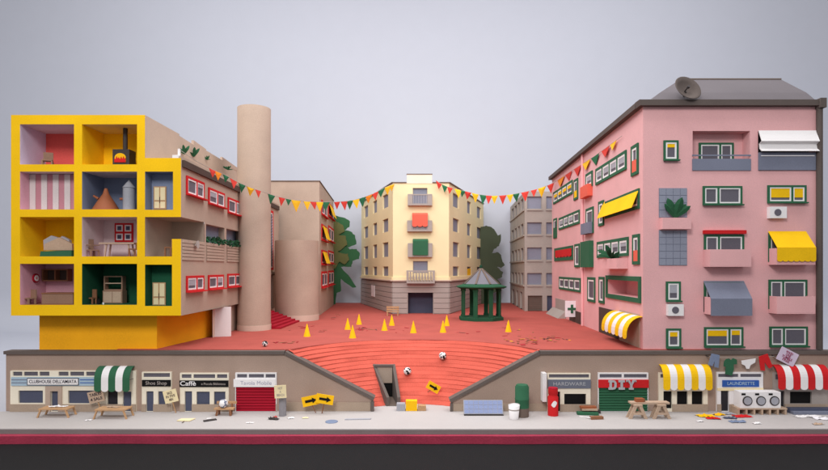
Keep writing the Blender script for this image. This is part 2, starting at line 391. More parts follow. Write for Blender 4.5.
for xx in (100.2, 134.5): g.tube((X1(xx), -10.2, Z1(378)), (X1(xx), -.3, Z1(378)), .25, 'iron', seg=6)
part('awning_rod', g, f)
# shoe shop
f = shopfront(WL, 143, 172.4, 371.6, [(144.6, 171, 372.6, 376.6)], [(147.3, 154.6, 390.7, 410.8, 'door', 'slate_dark'), (159.2, 169, 390.7, 404, 'window', 'slate_dark')])
shop_sign(f, 143.6, 172, 379.3, 385.6, 'black', 'Shoe Shop', 'stone_grey', 4.8, 21)
# cafe
f = shopfront(WL, 181, 229.4, 372.6, [(182.6, 192.4, 373.8, 377.6), (194.4, 216, 373.8, 377.6), (217.8, 228, 373.8, 377.6)], [(185.7, 193, 390.7, 410.8, 'door', 'slate_dark'), (197.4, 210.6, 391, 405, 'window', 'slate_dark'), (214.8, 226.2, 391, 405, 'window', 'slate_dark')])
s = shop_sign(f, 180.8, 229.4, 379.8, 386.2, 'black')
text(s, 'Caffè', F1, X1(189.4), Z1(382.9), 6.2, 3.5, 'white', 15.6, weight=.07)
text(s, 'e Piccola Biblioteca', F1, X1(214.6), Z1(383.2), 3.3, 3.5, 'stone_grey', 24)
# red shuttered shop
f = shopfront(WL, 236, 277, 372.4, [(237.8, 247.8, 373.6, 377.2), (249.4, 264.6, 373.6, 377.2), (266.2, 275.8, 373.6, 377.2)], [(236.6, 276.4, 386, 410.8, 'door', 'crimson')], tm='white', face='white')
g = MB(); z = Z1(386.2)
for i in range(9):
    zz = z - i * 2.74; g.add([F1.at(X1(236.8), .9, zz), F1.at(X1(276.2), .9, zz), F1.at(X1(276.2), 2.3, zz - 2.1), F1.at(X1(236.8), 2.3, zz - 2.1), F1.at(X1(276.2), .9, zz - 2.74), F1.at(X1(236.8), .9, zz - 2.74)], [(0, 3, 2, 1), (3, 5, 4, 2)], 'crimson')
part('roller_shutter', g, f)
s = shop_sign(f, 234.6, 276, 378.4, 386.2, 'white')
text(s, 'Tavola Mobile', F1, X1(257), Z1(382.3), 5.4, 3.5, 'ink_faint', 31)
# hardware
f = shopfront(WR, 547, 589.8, 372.8, [(548.4, 588.4, 373.8, 377.2)], [(552, 559.6, 391, 410.8, 'door', 'black'), (563.6, 585.4, 393.2, 406.4, 'window', 'black')])
s = shop_sign(f, 547, 589.8, 379, 387.6, 'signgrey', 'HARDWARE', 'letter_grey', 5, 32)
g = MB(); SB(g, 540.6, 544.6, 371.6, 399.6, .1, 9, 'white'); part('hanging_sign', g, WR, 'tall blank white projecting sign')
# do it yourself
f = shopfront(WR, 597.4, 647.4, 372.4, [(598.8, 621, 373.6, 377.2), (623, 646, 373.6, 377.2)], [(598, 646.8, 386.8, 410.8, 'door', 'green')], face='white')
g = MB(); z = Z1(387)
for i in range(9):
    zz = z - i * 2.64; g.add([F1.at(X1(598.2), .9, zz), F1.at(X1(646.6), .9, zz), F1.at(X1(646.6), 2.2, zz - 1.9), F1.at(X1(598.2), 2.2, zz - 1.9), F1.at(X1(646.6), .9, zz - 2.64), F1.at(X1(598.2), .9, zz - 2.64)], [(0, 3, 2, 1), (3, 5, 4, 2)], 'green')
part('roller_shutter', g, f)
s = shop_sign(f, 597.4, 647.4, 379, 387, 'red')
# slab letters, cut from grey card
def slab_letters(par, s0, z0, h):
    g = MB(); w = h * .78; n0, n1 = 3.5, 5.0; t = 2.1
    x = s0                                                              # D
    g.box(F1, x, x + 4, n0, n1, z0, z0 + t, 'letter_grey'); g.box(F1, x, x + 4, n0, n1, z0 + h - t, z0 + h, 'letter_grey'); g.box(F1, x + 1, x + 3.2, n0, n1, z0 + t, z0 + h - t, 'letter_grey')
    g.prism(F1, [(x + 4, z0), (x + 6.4, z0 + .5), (x + 7.8, z0 + 2.6), (x + 5.8, z0 + 3.1), (x + 5, z0 + t), (x + 4, z0 + t)], n0, n1, 'letter_grey')
    g.prism(F1, [(x + 7.8, z0 + 2.6), (x + 7.8, z0 + h - 2.6), (x + 5.8, z0 + h - 3.1), (x + 5.8, z0 + 3.1)], n0, n1, 'letter_grey')
    g.prism(F1, [(x + 7.8, z0 + h - 2.6), (x + 6.4, z0 + h - .5), (x + 4, z0 + h), (x + 4, z0 + h - t), (x + 5, z0 + h - t), (x + 5.8, z0 + h - 3.1)], n0, n1, 'letter_grey')
    x = s0 + 10                                                         # I
    g.box(F1, x, x + 6, n0, n1, z0, z0 + t, 'letter_grey'); g.box(F1, x, x + 6, n0, n1, z0 + h - t, z0 + h, 'letter_grey'); g.box(F1, x + 1.9, x + 4.1, n0, n1, z0 + t, z0 + h - t, 'letter_grey')
    x = s0 + 18                                                         # Y
    g.box(F1, x + 2.2, x + 6.8, n0, n1, z0, z0 + 1.7, 'letter_grey'); g.box(F1, x + 3.4, x + 5.6, n0, n1, z0 + 1.7, z0 + h * .5, 'letter_grey')
    g.prism(F1, [(x + 3.4, z0 + h * .5), (x + 5.6, z0 + h * .5), (x + 4.5, z0 + h * .56)], n0, n1, 'letter_grey')
    g.prism(F1, [(x + 3.4, z0 + h * .5), (x + 4.5, z0 + h * .56), (x + 3.1, z0 + h), (x + .6, z0 + h)], n0, n1, 'letter_grey')
    g.prism(F1, [(x + 5.6, z0 + h * .5), (x + 8.4, z0 + h), (x + 5.9, z0 + h), (x + 4.5, z0 + h * .56)], n0, n1, 'letter_grey')
    g.box(F1, x - .4, x + .55, n0, n1, z0 + h - 1.7, z0 + h, 'letter_grey'); g.box(F1, x + 8.45, x + 9.4, n0, n1, z0 + h - 1.7, z0 + h, 'letter_grey')
    part('lettering', g, par)
slab_letters(s, X1(607), Z1(388.6), 9.4)
# shop under the yellow awning
f = shopfront(WR, 658, 706.5, 372.4, [(659.4, 666, 373.6, 377.2)], [(662.4, 671, 390.6, 408, 'door', 'black'), (675.8, 686.6, 390.6, 404.4, 'window', 'black'), (690.6, 701.8, 390.6, 404.4, 'window', 'black')])
awning(f, F1, X1(658.8), X1(707), Z1(364.4), 10, Z1(377.6), Z1(388), ['yellow', 'white', 'yellow', 'white', 'yellow', 'white', 'yellow'], label='yellow and white striped awning')
# laundrette
f = shopfront(WR, 715.8, 761.6, 371.8, [(717, 737.2, 373.4, 376.6), (739, 760.2, 373.4, 376.6)], [(719.6, 727.6, 390, 410.6, 'door', 'glass_dark'), (733, 744, 390, 404, 'window', 'black'), (747.4, 758.8, 390, 404, 'window', 'black')], face='white')
g = MB(); SB(g, 715.8, 728.6, 387.4, 390, 2.42, 3.0, 'cream'); SB(g, 728.6, 761.6, 387.4, 389.9, 2.42, 3.0, 'cream'); part('lintel', g, f)
shop_sign(f, 720.8, 757, 379.6, 386, 'blue', 'LAUNDRETTE', 'sky_blue', 4.6, 27)
# shop under the red awning
f = shopfront(WR, 772.4, 826, 372, [(774, 779, 374, 379)], [(774, 783, 390.4, 410.6, 'door', 'glass_dark'), (788.4, 810, 391, 403, 'window', 'black')], face='stone_grey')
awning(f, F1, X1(771.6), X1(822.5), Z1(364.6), 10, Z1(378), Z1(387.6), ['red', 'white', 'red', 'white', 'red', 'white', 'red'], label='red and white striped awning')
g = MB(); g.box(F1, X1(784), X1(825), 3.5, 9, .05, 5, 'slate_dark'); g.box(F1, X1(784), X1(825), 9, 14, .05, 2.6, 'slate'); part('doorstep', g, f)

# ------------------------------------------------------------------ cutaway house
RH = 0.98; FH = front(RH); YH = (RH - 1) * F
XH = lambda px: (px - CX) * RH; ZH = lambda py: DR - (py - HY) * RH
H = thing('cutaway_house', (XH(100), YH, ZH(316)), 'yellow house with its front cut open to show furnished rooms', 'house')
def hole(x0, x1, y0, y1, d, *ms): return (XH(x0), XH(x1), ZH(y1), ZH(y0), d) + ms
m = MB()
rooms = [hole(20, 74, 124.3, 164.4, 38, 'room_red', 'lavender', 'lavender', 'room_white', 'room_white'), hole(82, 137, 124.3, 164.4, 38, 'yellow', 'yellow', 'yellow', 'yellow', 'room_white'),
    hole(20, 74, 171.6, 209.4, 38, 'room_pink', 'room_pink', 'room_pink', 'room_white', 'room_white'), hole(82, 137, 171.6, 209.4, 38, 'room_blue', 'room_blue', 'room_blue', 'room_white', 'room_white'),
    hole(20, 74, 217, 256.4, 38, 'yellow', 'yellow', 'orange', 'room_white', 'yellow'), hole(82, 137, 217, 256.4, 38, 'room_white', 'room_white', 'room_white', 'room_pink', 'room_white'),
    hole(20, 74, 263.8, 304.8, 38, 'room_pink', 'room_pink', 'room_pink', 'wood_dark', 'room_pink'), hole(82, 137, 263.8, 304.8, 38, 'room_green', 'room_green', 'room_green', 'room_green', 'green_dark')]
m.wallholes(FH, XH(11), XH(145), ZH(315.6), ZH(115), rooms, 'yellow')
m.wallholes(FH, XH(145), XH(181), ZH(217), ZH(158), [hole(145.01, 173, 171.6, 209.8, 14, 'room_blue', 'room_blue', 'room_blue', 'room_white', 'room_blue')], 'yellow')
m.wallholes(FH, XH(145), XH(181), ZH(315.6), ZH(256.4), [hole(145.01, 172, 264.6, 306, 14, 'room_green', 'room_green', 'room_green', 'room_green', 'room_green')], 'yellow')
m.wallholes(FH, XH(172), XH(181), ZH(256.4), ZH(239), [], 'yellow')
# shell: left side, roof and underside of the box
xl, xr, xm = XH(11), XH(181), XH(145); zt, zb, zm = ZH(115), ZH(315.6), ZH(158); yb = 140.0
m.quad([(xl, YH, zb), (xl, yb, zb), (xl, yb, zt), (xl, YH, zt)], 'yellow')
m.quad([(xl, YH, zt), (xl, YH + 44, zt), (xm, YH + 44, zt), (xm, YH, zt)], 'kraft_light')
m.quad([(xl, YH + 44, zt - 5), (xl, 398, zt - 5), (xm, 398, zt - 5), (xm, YH + 44, zt - 5)], 'kraft_light')
m.quad([(xl, YH, zb), (xr, YH, zb), (xr, yb, zb), (xl, yb, zb)], 'kraft_dark')
m.quad([(xl, yb, zb), (xm, yb, zb), (xm, yb, zt - 5.2), (xl, yb, zt - 5.2)], 'kraft')
part('front_shell', m, H)
# beige side wall that runs back to the rear block
SH = Fr((xr, YH), (-233.0, 398.0))
m = MB()
zt1, zb1 = ZH(158), ZH(315.6); s_open = SH.S(204.4); zo1 = SH.Z(204.4, 223.5); zp = ZH(239.0)
side_holes = []
for (a, b, t0, c0, t1, c1) in [(206, 224.4, 226, 251, 230.5, 252.6), (226.4, 241.4, 231, 254, 233.8, 255)]:
    q = SH.rect(a, b, t0, c0, t1, c1); side_holes.append((q[0], q[1], zp, zo1, 7, 'slate'))
m.wallholes(SH, s_open, SH.len, zb1, zt1, side_holes, 'kraft')
m.wallholes(SH, 0, s_open, zb1, zp, [], 'kraft'); m.wallholes(SH, 0, s_open, ZH(217), zt1, [], 'kraft')
# loggia behind the corner opening
fl = ZH(256.4) + .1
for q in ([(xm + .1, YH + .1, fl), (xr - .2, YH + .1, fl), (xr - .2, YH + 60, fl), (xm + .1, YH + 60, fl)],
          [(xm + .1, YH + 60, fl), (xr - .3, YH + 60, fl), (xr - .3, YH + 60, ZH(217)), (xm + .1, YH + 60, ZH(217))],
          [(xm + .1, YH + .1, fl), (xm + .1, YH + 60, fl), (xm + .1, YH + 60, ZH(217)), (xm + .1, YH + .1, ZH(217))],
          [(xm + .1, YH + .1, ZH(217)), (xr - .2, YH + .1, ZH(217)), (xr - .2, YH + 60, ZH(217)), (xm + .1, YH + 60, ZH(217))]): m.quad(q, 'kraft')
m.quad([(xr, YH, zb1), (xr - 60, YH + 150, zb1), (xr - 60, 398, zb1), (-233, 398, zb1)], 'kraft_dark')
m.quad([(xr, YH, zt1 - 2), (-233, 398, zt1 - 2), (xm - 4, 398, zt1 - 2), (xm, YH, zt1 - 2)], 'kraft_light')
# lower storey below the overhang, behind the orange plinth
m.quad([(-238, 100, PZ), (-238, 398, PZ), (-238, 398, zb1), (-238, 100, zb1)], 'kraft_light')
part('side_wall', m, H)
# parapet and slatted railings
m = MB(); m.box(SH, .0, SH.len, -1.8, -.1, zt1 + .05, zt1 + 2.2, 'kraft'); part('parapet', m, H)
m = MB(); m.box(SH, 2, SH.len * .985, .05, 2.6, zt1 - 8.4, zt1 - 1.6, 'brown_dark'); part('gutter', m, H)  # dark brown, with the gutter's shadow put into the colour
m = MB()
for a, b in ((182, 204), (206.2, 224.2), (226.6, 241.2)):
    s0, s1 = SH.S(a), SH.S(b)
    for i in range(6): m.box(SH, s0 + .3, s1 - .3, .05, 1.1, zp - 3.4 - i * 3.4, zp - .7 - i * 3.4, 'kraft')
part('slatted_railing', m, H)
# upper floor set back
m = MB(); su = [(-263.6, YH), (-262.5, 65), (-263.5, 108), (-263, 146), (-263.5, 206), (-264, 272), (-263.5, 330), (-264, 398)]
zz = [zt, 150.5, 155, 151, 154, 150.5, 154]; zz = [zt, zt - 2, zt + 2.5, zt - 1.5, zt + 2, zt - 2, zt + 1.5]
zz = [ZH(115), 291, 296, 292, 296, 292, 295]
for i in range(7):
    (x0, y0), (x1, y1) = su[i], su[i + 1]; a, b = zz[i], (zz[i] - (0, .5, 2.5, .5, 2.5, .5, 2)[i])
    m.quad([(x0, y0, zt1 - 2), (x1, y1, zt1 - 2), (x1, y1, b), (x0, y0, a)], 'kraft')
    m.quad([(x0, y0, a), (x1, y1, b), (x1 - 3, y1, b), (x0 - 3, y0, a)], 'kraft_light')
    if i: m.quad([(x0 + .01, y0, zt1 - 2), (x0 + .01, y0, a), (x0 - 3, y0, a), (x0 - 3, y0, zt1 - 2)], 'kraft')
part('upper_wall', m, H)
m = MB(); a, b, c = SH.S(180), 0, 0
m.wbox(xr - 9, xr - 3, YH + 1, YH + 4, zt1, zt1 + 3.2, 'white'); m.wbox(xr - 5, xr - 3, YH + 4.2, YH + 6.4, zt1, zt1 + 10, 'white'); part('roof_vent', m, H)
for (a, b, t0, c0, t1, c1, pn) in [(185.8, 203.4, 175.5, 194.8, 182.8, 200.6, [(1.25, None, 0), (1, 'grey', .3)]), (207.9, 223.8, 186, 203.8, 194.8, 209.4, [(1.1, 'grey', .5), (1, None, 0)]), (227.4, 241.0, 197, 213, 202.6, 217.3, [(1.2, None, 0), (1, 'grey', .9)]),
        (185.8, 203, 275.8, 292.6, 275.4, 290.6, [(1.3, 'grey', .7), (1, None, 0)]), (207.7, 222.8, 275, 290, 274.6, 288.6, [(1.2, None, 0), (1, 'grey', .6)]), (227, 240.3, 273.8, 287.8, 273.4, 286.4, [(1.3, None, 0), (1, None, 0)])]:
    window(H, SH, SH.rect(a, b, t0, c0, t1, c1), pn, frame='red', b=2.3, gap=2.6, cas=1.6, sillp=4)
# striped curtain, doors, inner window, plinth
m = MB(); k = 9; x0, x1 = XH(20.3), XH(73.7)
for i in range(k):
    a, b = x0 + (x1 - x0) * i / k, x0 + (x1 - x0) * (i + 1) / k
    m.prism(Fr((0, YH + 13 + .6 * (i % 2)), (1, YH + 13 + .6 * (i % 2))), [(a, ZH(209)), (b, ZH(209)), (b, ZH(172)), (a, ZH(172))], -.5, 0, 'curtain_white_shaded' if i % 2 == 0 else 'curtain_rose_shaded')  # both stripe colours are muted to carry the room's shade
part('striped_curtain', m, H)
def double_door(px0, px1, py0, py1, d):
    fr = Fr((0, YH + d), (1, YH + d)); r = 1 + (YH + d) / F
    a, b, z1_, z0_ = (px0 - CX) * r, (px1 - CX) * r, DR - (py0 - HY) * r, DR - (py1 - HY) * r; mid = (a + b) / 2; zq = z0_ + (z1_ - z0_) * .36
    o = part('double_door', MB().box(fr, a, b, .1, 1.0, z0_, z1_, 'wood'), H); g = MB()
    for (p, q) in ((a + 1.1, mid - .6), (mid + .6, b - 1)): g.box(fr, p, q, 1.0, 1.3, z0_ + 1, zq - .8, 'cream'); g.box(fr, p, q, 1.0, 1.3, zq + .8, z1_ - 1, 'cream')
    part('door_panels', g, o); part('handle', MB().box(fr, mid - .25, mid + .25, 1.0, 1.5, zq - 2, zq + 4, 'brown_dark'), o)
double_door(154, 166.6, 186.6, 209.2, 13.9); double_door(153, 166, 282.4, 305.4, 13.9)
fi = Fr((0, YH + 37.9), (1, YH + 37.9)); rr = 1 + (YH + 37.9) / F
a, b, z1_, z0_ = (115 - CX) * rr, (133.5 - CX) * rr, DR - (223.2 - HY) * rr, DR - (242 - HY) * rr
o = part('window', MB().box(fi, a, b, .1, .8, z0_, z1_, 'red'), H); g = MB(); gg = MB()
for i in (0, 1):
    for j in (0, 1):
        cx, cz = a + (b - a) * (.27 + .46 * i), z0_ + (z1_ - z0_) * (.27 + .46 * j)
        gg.ring(fi, cx - 3.4, cx + 3.4, cz - 3.4, cz + 3.4, 1.2, .8, 1.3, 'white'); g.box(fi, cx - 2.2, cx + 2.2, .8, 1.0, cz - 2.2, cz + 2.2, 'slate_dark')
part('casement', gg, o); part('pane', g, o)
# orange plinth under the box
m = MB(); xa, xb = (38 - CX) * 1.012, (156 - CX) * 1.012
m.slab([(xa, 8.6), (xb, 8.6), (-243, 125), (-262, 140), (xa, 140)], PZ - 2, zb - .05, 'orange'); part('orange_base', m, H)
m = MB(); m.slab([(-240.5, 106), (-221, 112), (-221, 115), (-240.5, 112)], PZ - .5, zb - .05, 'white'); part('white_pier', m, H)
# dish on the railing
m = MB(); c = SH.at(SH.S(194), 2.4, SH.Z(194, 244.5)); m.lathe((0, 0), [(0.2, 0), (3.4, .6), (4.2, 1.8)], 'cement', 20); 
q = Matrix.Rotation(R(90), 3, 'Y'); m.v = [tuple(q @ Vector(v) + Vector(c)) for v in m.v]; m.tube(SH.at(SH.S(194), 0, SH.Z(194, 246)), c, .5, 'white', seg=6)
part('satellite_dish', m, H)

# ------------------------------------------------------------------ tower, drum, stairs, rear block
def face_drum(name, px0, px1, rc, pytop, label, ringh):
    rad = (px1 - px0) / 2 * rc; cx = ((px0 + px1) / 2 - CX) * rc; cy = (rc - 1) * F
    t = thing(name, (cx, cy, PZ), label, 'tower'); zt_ = DR - (pytop - HY) * rc
    part('body', MB().lathe((cx, cy), [(rad, PZ + ringh), (rad, zt_)], 'kraft', 64), t)
    part('base_ring', MB().lathe((cx, cy), [(rad + .5, PZ - .4), (rad + .5, PZ + ringh)], 'kraft_light', 64), t)
    return t
face_drum('round_tower', 238, 270.4, 1.34, 109, 'tall slim round tower of beige card beside the yellow house', 7)
face_drum('stair_drum', 275.4, 318.4, 1.60, 241, 'wide low round drum of beige card at the end of the crimson stairs', 9)
m = MB()
for i in range(7):
    xa_ = -182 - i * 6.4; m.slab([(xa_ + 2 - i * .6, 192 - i * .5), (xa_ + 6 , 296 ), (-228, 300), (-228, 192)], PZ + .05 + i * 2.45, PZ + (i + 1) * 2.45, 'crimson')
solo('red_staircase', m, 'crimson card staircase between the slim round tower and the wide drum', 'stairs')
rb = 1.74; yb_ = (rb - 1) * F; B = thing('beige_block', (-190, yb_, PZ), 'tall beige block with red framed windows and yellow blinds behind the drum', 'building')
xa, xb = (262 - CX) * rb, (319.4 - CX) * rb; ztop = DR - (181.5 - HY) * rb; SB_ = Fr((xb, yb_), (-181, 688))
m = MB(); m.slab([(xa - 30, yb_), (xb, yb_), (-181, 688), (xa - 30, 688)], PZ - .4, ztop, 'kraft'); part('wall', m, B)
m = MB(); m.slab([(xa - 31, yb_ - 1.2), (xb + 1.2, yb_ - 1.2), (-179.8, 689), (xa - 31, 689)], ztop + .05, ztop + 1.6, 'kraft_dark'); part('roof', m, B)
for (t0, c0, t1, c1, yl) in [(201.8, 216.4, 206.4, 219.6, 1), (225, 241.4, 228, 242.4, 0), (250.4, 265.6, 251.2, 263.6, 0), (271.6, 288.4, 270.2, 284.2, None)]:
    for j, (a, b) in enumerate([(321.2, 326.6), (328, 333.2)]):
        za = lambda px, l, r: l + (r - l) * (px - 321) / 12.4
        rc = SB_.rect(a, b, za(a, t0, t1), za(a, c0, c1), za(b, t0, t1), za(b, c0, c1))
        f = window(B, SB_, rc, [(1, None, 0), (1, None, 0)], frame='red', b=4, gap=3, cas=2, sillp=4)
        if yl == j:
            g = MB(); s0, s1, z0, z1 = rc; w = s1 - s0
            g.add([SB_.at(s0 + w * .1, 2, z1 - 3), SB_.at(s0 + w * .85, 2, z1 - 3), SB_.at(s0 + w * .85, 9, z0 + 3), SB_.at(s0 + w * .1, 9, z0 + 3)], [(0, 1, 2, 3)], 'yellow'); part('yellow_blind', g, f, solid=.6)
# tall louvred window and doorway on the far end of the house wall
rc = SH.rect(266.6, 272.6, 208, 270, 212, 270); f = window(H, SH, rc, [(1, None, 0)], frame='red', b=4, cas=1.6, sill=False)
g = MB(); s0, s1, z0, z1 = rc
for i in range(18): zq = z0 + 6 + (z1 - z0 - 12) * i / 18; g.box(SH, s0 + 6, s1 - 6, .6, 1.5, zq, zq + 2.0, 'slate')
part('louvre', g, f)
g = MB(); s0, s1 = SH.S(266), SH.S(276); g.box(SH, s0, s1, .1, 2, PZ + 17.5, PZ + 72, 'brown_dark'); g.box(SH, s0 - 2, s1 + 3, .1, 6, PZ + 72.1, PZ + 76, 'kraft'); part('doorway', g, H)
g = MB(); g.box(SH, SH.S(270), SH.S(274), 2.1, 4, PZ + 17.5, PZ + 71, 'kraft_light'); part('door', g, H)
# ------------------------------------------------------------------ cream corner building
pts = [(-123.5, 742), (-38, 440), (63, 440), (166, 765)]
Y_ = thing('cream_building', (12, 440, PZ), 'cream corner building with balconies and four storeys at the back of the plaza', 'building')
ZC = DR - (183 - HY) * 1.8; ZL = DR - (280.5 - HY) * 1.8
faces = [Fr(pts[0], pts[1]), Fr(pts[1], pts[2]), Fr(pts[2], pts[3])]
FLc, FCc, FRc = faces
wins_l = []; wins_r = []
colz = [(194.5, 208), (219, 232.2), (242.4, 257), (266.4, 276)]
for t0, c0 in colz:
    z1_, z0_ = FLc.Z(385.5, t0), FLc.Z(385.5, c0)
    for a, b in ((364, 368), (373, 376.9), (382.6, 388.2)): wins_l.append((FLc.S(a), FLc.S(b), z0_, z1_))
    for a, b in ((453, 459), (467.2, 471), (477, 481)): wins_r.append((FRc.S(a), FRc.S(b), z0_, z1_))
m = MB()
m.wallholes(FLc, 0, FLc.len, ZL, ZC, [w + (4,) for w in wins_l], 'cream'); m.wallholes(FRc, 0, FRc.len, ZL, ZC, [w + (4,) for w in wins_r], 'cream')
wc = [FCc.rect(412.8, 427.4, 188, 197), FCc.rect(413, 427.6, 213, 229), FCc.rect(413, 427.8, 240, 256), FCc.rect(413, 427.8, 261, 273)]
m.wallholes(FCc, 0, FCc.len, ZL, ZC, [w + (4,) for w in wc], 'cream')
m.quad([(x, y, ZC - .2) for x, y in pts], 'cream_trim'); m.quad([(pts[0][0], pts[0][1], PZ), (pts[3][0], pts[3][1], PZ), (pts[3][0], pts[3][1], ZC), (pts[0][0], pts[0][1], ZC)], 'cream')
part('wall', m, Y_)
q = FCc.rect(407, 432, 174.5, 183); part('attic_block', MB().box(FCc, q[0], q[1], -6, .6, ZC - 1, q[3], 'cream_trim'), Y_)
m = MB(); m.box(FCc, q[0] - .8, q[1] + .8, -6.5, 1.4, q[3] + .02, q[3] + 1.2, 'kraft_dark')
m.box(FCc, -.5, q[0] - .9, -2, 1.6, ZC, ZC + 1.6, 'kraft_dark'); m.box(FCc, q[1] + .9, FCc.len + .5, -2, 1.6, ZC, ZC + 1.6, 'kraft_dark')
m.box(FLc, 0, FLc.len - .2, -2, 2, ZC + .01, ZC + 1.8, 'kraft_dark'); m.box(FRc, .2, FRc.len, -2, 2, ZC + .01, ZC + 1.8, 'kraft_dark'); part('roof_edge', m, Y_)
for fr, ws in ((FLc, wins_l), (FRc, wins_r)):
    for i, w in enumerate(ws):
        recess_window(Y_, fr, w, 4, 'pane_slate')
for w in wc: recess_window(Y_, FCc, w, 4, 'pane_slate')
# rusticated ground floor and ledge
m = MB(); qd = FCc.rect(408, 433, 291, 314.6)
m.wallholes(FCc, 0, FCc.len, PZ - .2, ZL, [(qd[0], qd[1], PZ - .2 + .01, qd[3], 22, 'slate_dark', 'slate_dark', 'slate_dark', 'cement', 'glass_dark')], 'stone_grey')
m.wallholes(FLc, 0, FLc.len, PZ - .2, ZL, [], 'stone_grey'); m.wallholes(FRc, 0, FRc.len, PZ - .2, ZL, [], 'stone_grey')
part('ground_floor', m, Y_)
m = MB(); nb = 6; hh = (ZL - 4 - PZ) / nb
for i in range(nb):
    z0, z1 = PZ + .2 + i * hh + .9, PZ + .2 + (i + 1) * hh
    m.box(FLc, .3, FLc.len - .3, .05, 1.6, z0, z1, 'stone_grey'); m.box(FRc, .3, FRc.len - .3, .05, 1.6, z0, z1, 'stone_grey')
    if z1 < qd[3] + 1: m.box(FCc, .3, qd[0] - 1.2, .05, 1.3, z0, z1, 'stone_grey'); m.box(FCc, qd[1] + 1.2, FCc.len - .3, .05, 1.3, z0, z1, 'stone_grey')
    else: m.box(FCc, .3, FCc.len - .3, .05, 1.3, z0, z1, 'stone_grey')
part('rusticated_courses', m, Y_)
m = MB()
for fr in faces: m.box(fr, -.6, fr.len + .6, .05, 4.5, ZL - 1.2, ZL + .9, 'kraft_light'); m.box(fr, -.2, fr.len + .2, .05, 2.2, ZL + 1.0, ZL + 6, 'cream')
part('ledge', m, Y_)
s0, s1, z0, z1 = FLc.rect(372.4, 375.6, 285, 296); part('notice_board', MB().box(FLc, s0, s1, 1.65, 2.6, z0, z1, 'white'), Y_)
def balcony(px0, px1, py0, py1, style):
    s0, s1, z0, z1 = FCc.rect(px0, px1, py0, py1); P = 8.0
    if style == 'balusters': P = 12.0
    o = part('balcony', MB().box(FCc, s0, s1, .1, P, z0, z0 + 3.2, 'stone_grey'), Y_)
    g = MB(); g.box(FCc, s0, s1, P - 1.4, P, z1 - 2.2, z1, 'stone_grey')
    g.box(FCc, s0, s0 + 1.2, .1, P - 1.45, z1 - 2.2, z1, 'stone_grey'); g.box(FCc, s1 - 1.2, s1, .1, P - 1.45, z1 - 2.2, z1, 'stone_grey')
    if style == 'balusters':
        g.box(FCc, s0, s0 + 4, P - 1.4, P, z0 + 3.25, z1 - 2.25, 'stone_grey'); g.box(FCc, s1 - 4, s1, P - 1.4, P, z0 + 3.25, z1 - 2.25, 'stone_grey')
        for i in range(8):
            x = s0 + 7 + (s1 - s0 - 14) * i / 7; h = z1 - 2.3 - z0 - 3.3; c = FCc.at(x, P - .8, 0)
            zb_ = z0 + 3.3; g.lathe((c[0], c[1]), [(1.1, zb_), (.7, zb_ + h * .15), (1.9, zb_ + h * .4), (.8, zb_ + h * .7), (1.3, zb_ + h)], 'stone_grey', 8)
    else:
        a, b = s0 + (s1 - s0) * .2, s0 + (s1 - s0) * .8
        g.box(FCc, s0, a, P - 1.2, P - .1, z0 + 3.25, z1 - 2.25, 'stone_grey'); g.box(FCc, b, s1, P - 1.2, P - .1, z0 + 3.25, z1 - 2.25, 'stone_grey')
        for i in range(9): x = a + (b - a) * (i + .5) / 9; g.box(FCc, x - .7, x + .7, P - 1.2, P - .1, z0 + 3.25, z1 - 2.25, 'grey' if style == 'grey' else 'stone_grey')
        g.box(FCc, a, b, P - 1.6, P - 1.25, z0 + 3.25, z1 - 2.25, 'slate')
    part('balustrade', g, o); return o
balcony(407.8, 432, 194.6, 205.8, 'grey'); balcony(407.2, 432, 220.8, 231.6, 'stone'); balcony(407.8, 432.2, 243.4, 257, 'stone'); balcony(406.6, 434.6, 270.4, 283.2, 'balusters')
s0, s1, z0, z1 = FCc.rect(412.2, 427.6, 213, 227.2); awning(Y_, FCc, s0, s1, z1, 9.5, z1 - 4, z0, ['salmon'] * 3, curved=False, label='salmon scalloped awning', drop=2.6)
s0, s1, z0, z1 = FCc.rect(412.8, 428, 239, 255.4); awning(Y_, FCc, s0, s1, z1, 9.5, z1 - 4, z0, ['green'], curved=False, scallop=False, label='green straight awning')
s0, s1, z0, z1 = FRc.rect(467.4, 470.8, 268.6, 275.6); part('yellow_pot', MB().box(FRc, s0, s1, -3.0, -.4, z0, z1, 'cone_yellow'), Y_)

# ------------------------------------------------------------------ grey office block
rg = 1.93; yg = (rg - 1) * F; xg = (524.6 - CX) * rg
G = thing('grey_office', (xg + 40, yg, PZ), 'plain grey block with wide blue-grey windows behind the pink building', 'building')
FG = Fr((xg, yg), (xg + 90, yg)); GL = Fr((233, (2.42 - 1) * F), (xg, yg)); ztg = DR - (191.5 - HY) * rg
fw = []; lw = []; sill = MB()
for t0, c0 in ((196.4, 209), (222.3, 234.4), (247.4, 260), (273, 285)):
    for a, b in ((527.2, 542), (546.2, 562)): q = FG.rect(a, b, t0, c0); fw.append(q); sill.box(FG, q[0] - .8, q[1] + .8, .05, 1.6, q[2] - 3.2, q[2] - .2, 'beige_grey')
    z1_, z0_ = FG.Z(530, t0), FG.Z(530, c0)
    for a, b in ((511.6, 513.6), (514.6, 516.6), (517.8, 519.6), (520.9, 523.2)): lw.append((GL.S(a), GL.S(b), z0_, z1_))
    sill.box(GL, 3, GL.len - 3, .05, 2, z0_ - 3.2, z0_ - .2, 'beige_grey')
qd1 = FG.rect(527.8, 542.4, 295.6, 312.4); qd2 = FG.rect(547, 560, 295.6, 312.6)
m = MB()
m.wallholes(FG, 0, FG.len, PZ - .2, ztg, [q + (4,) for q in fw] + [(qd1[0], qd1[1], PZ, qd1[3], 4, 'brown_dark'), (qd2[0], qd2[1], PZ, qd2[3], 4, 'slate_dark')], 'beige_grey')
gz = FG.Z(530, 293); lg = [(GL.S(a), GL.S(b), PZ, gz, 4, 'grey') for a, b in ((511.8, 514), (516, 518), (520, 522))]
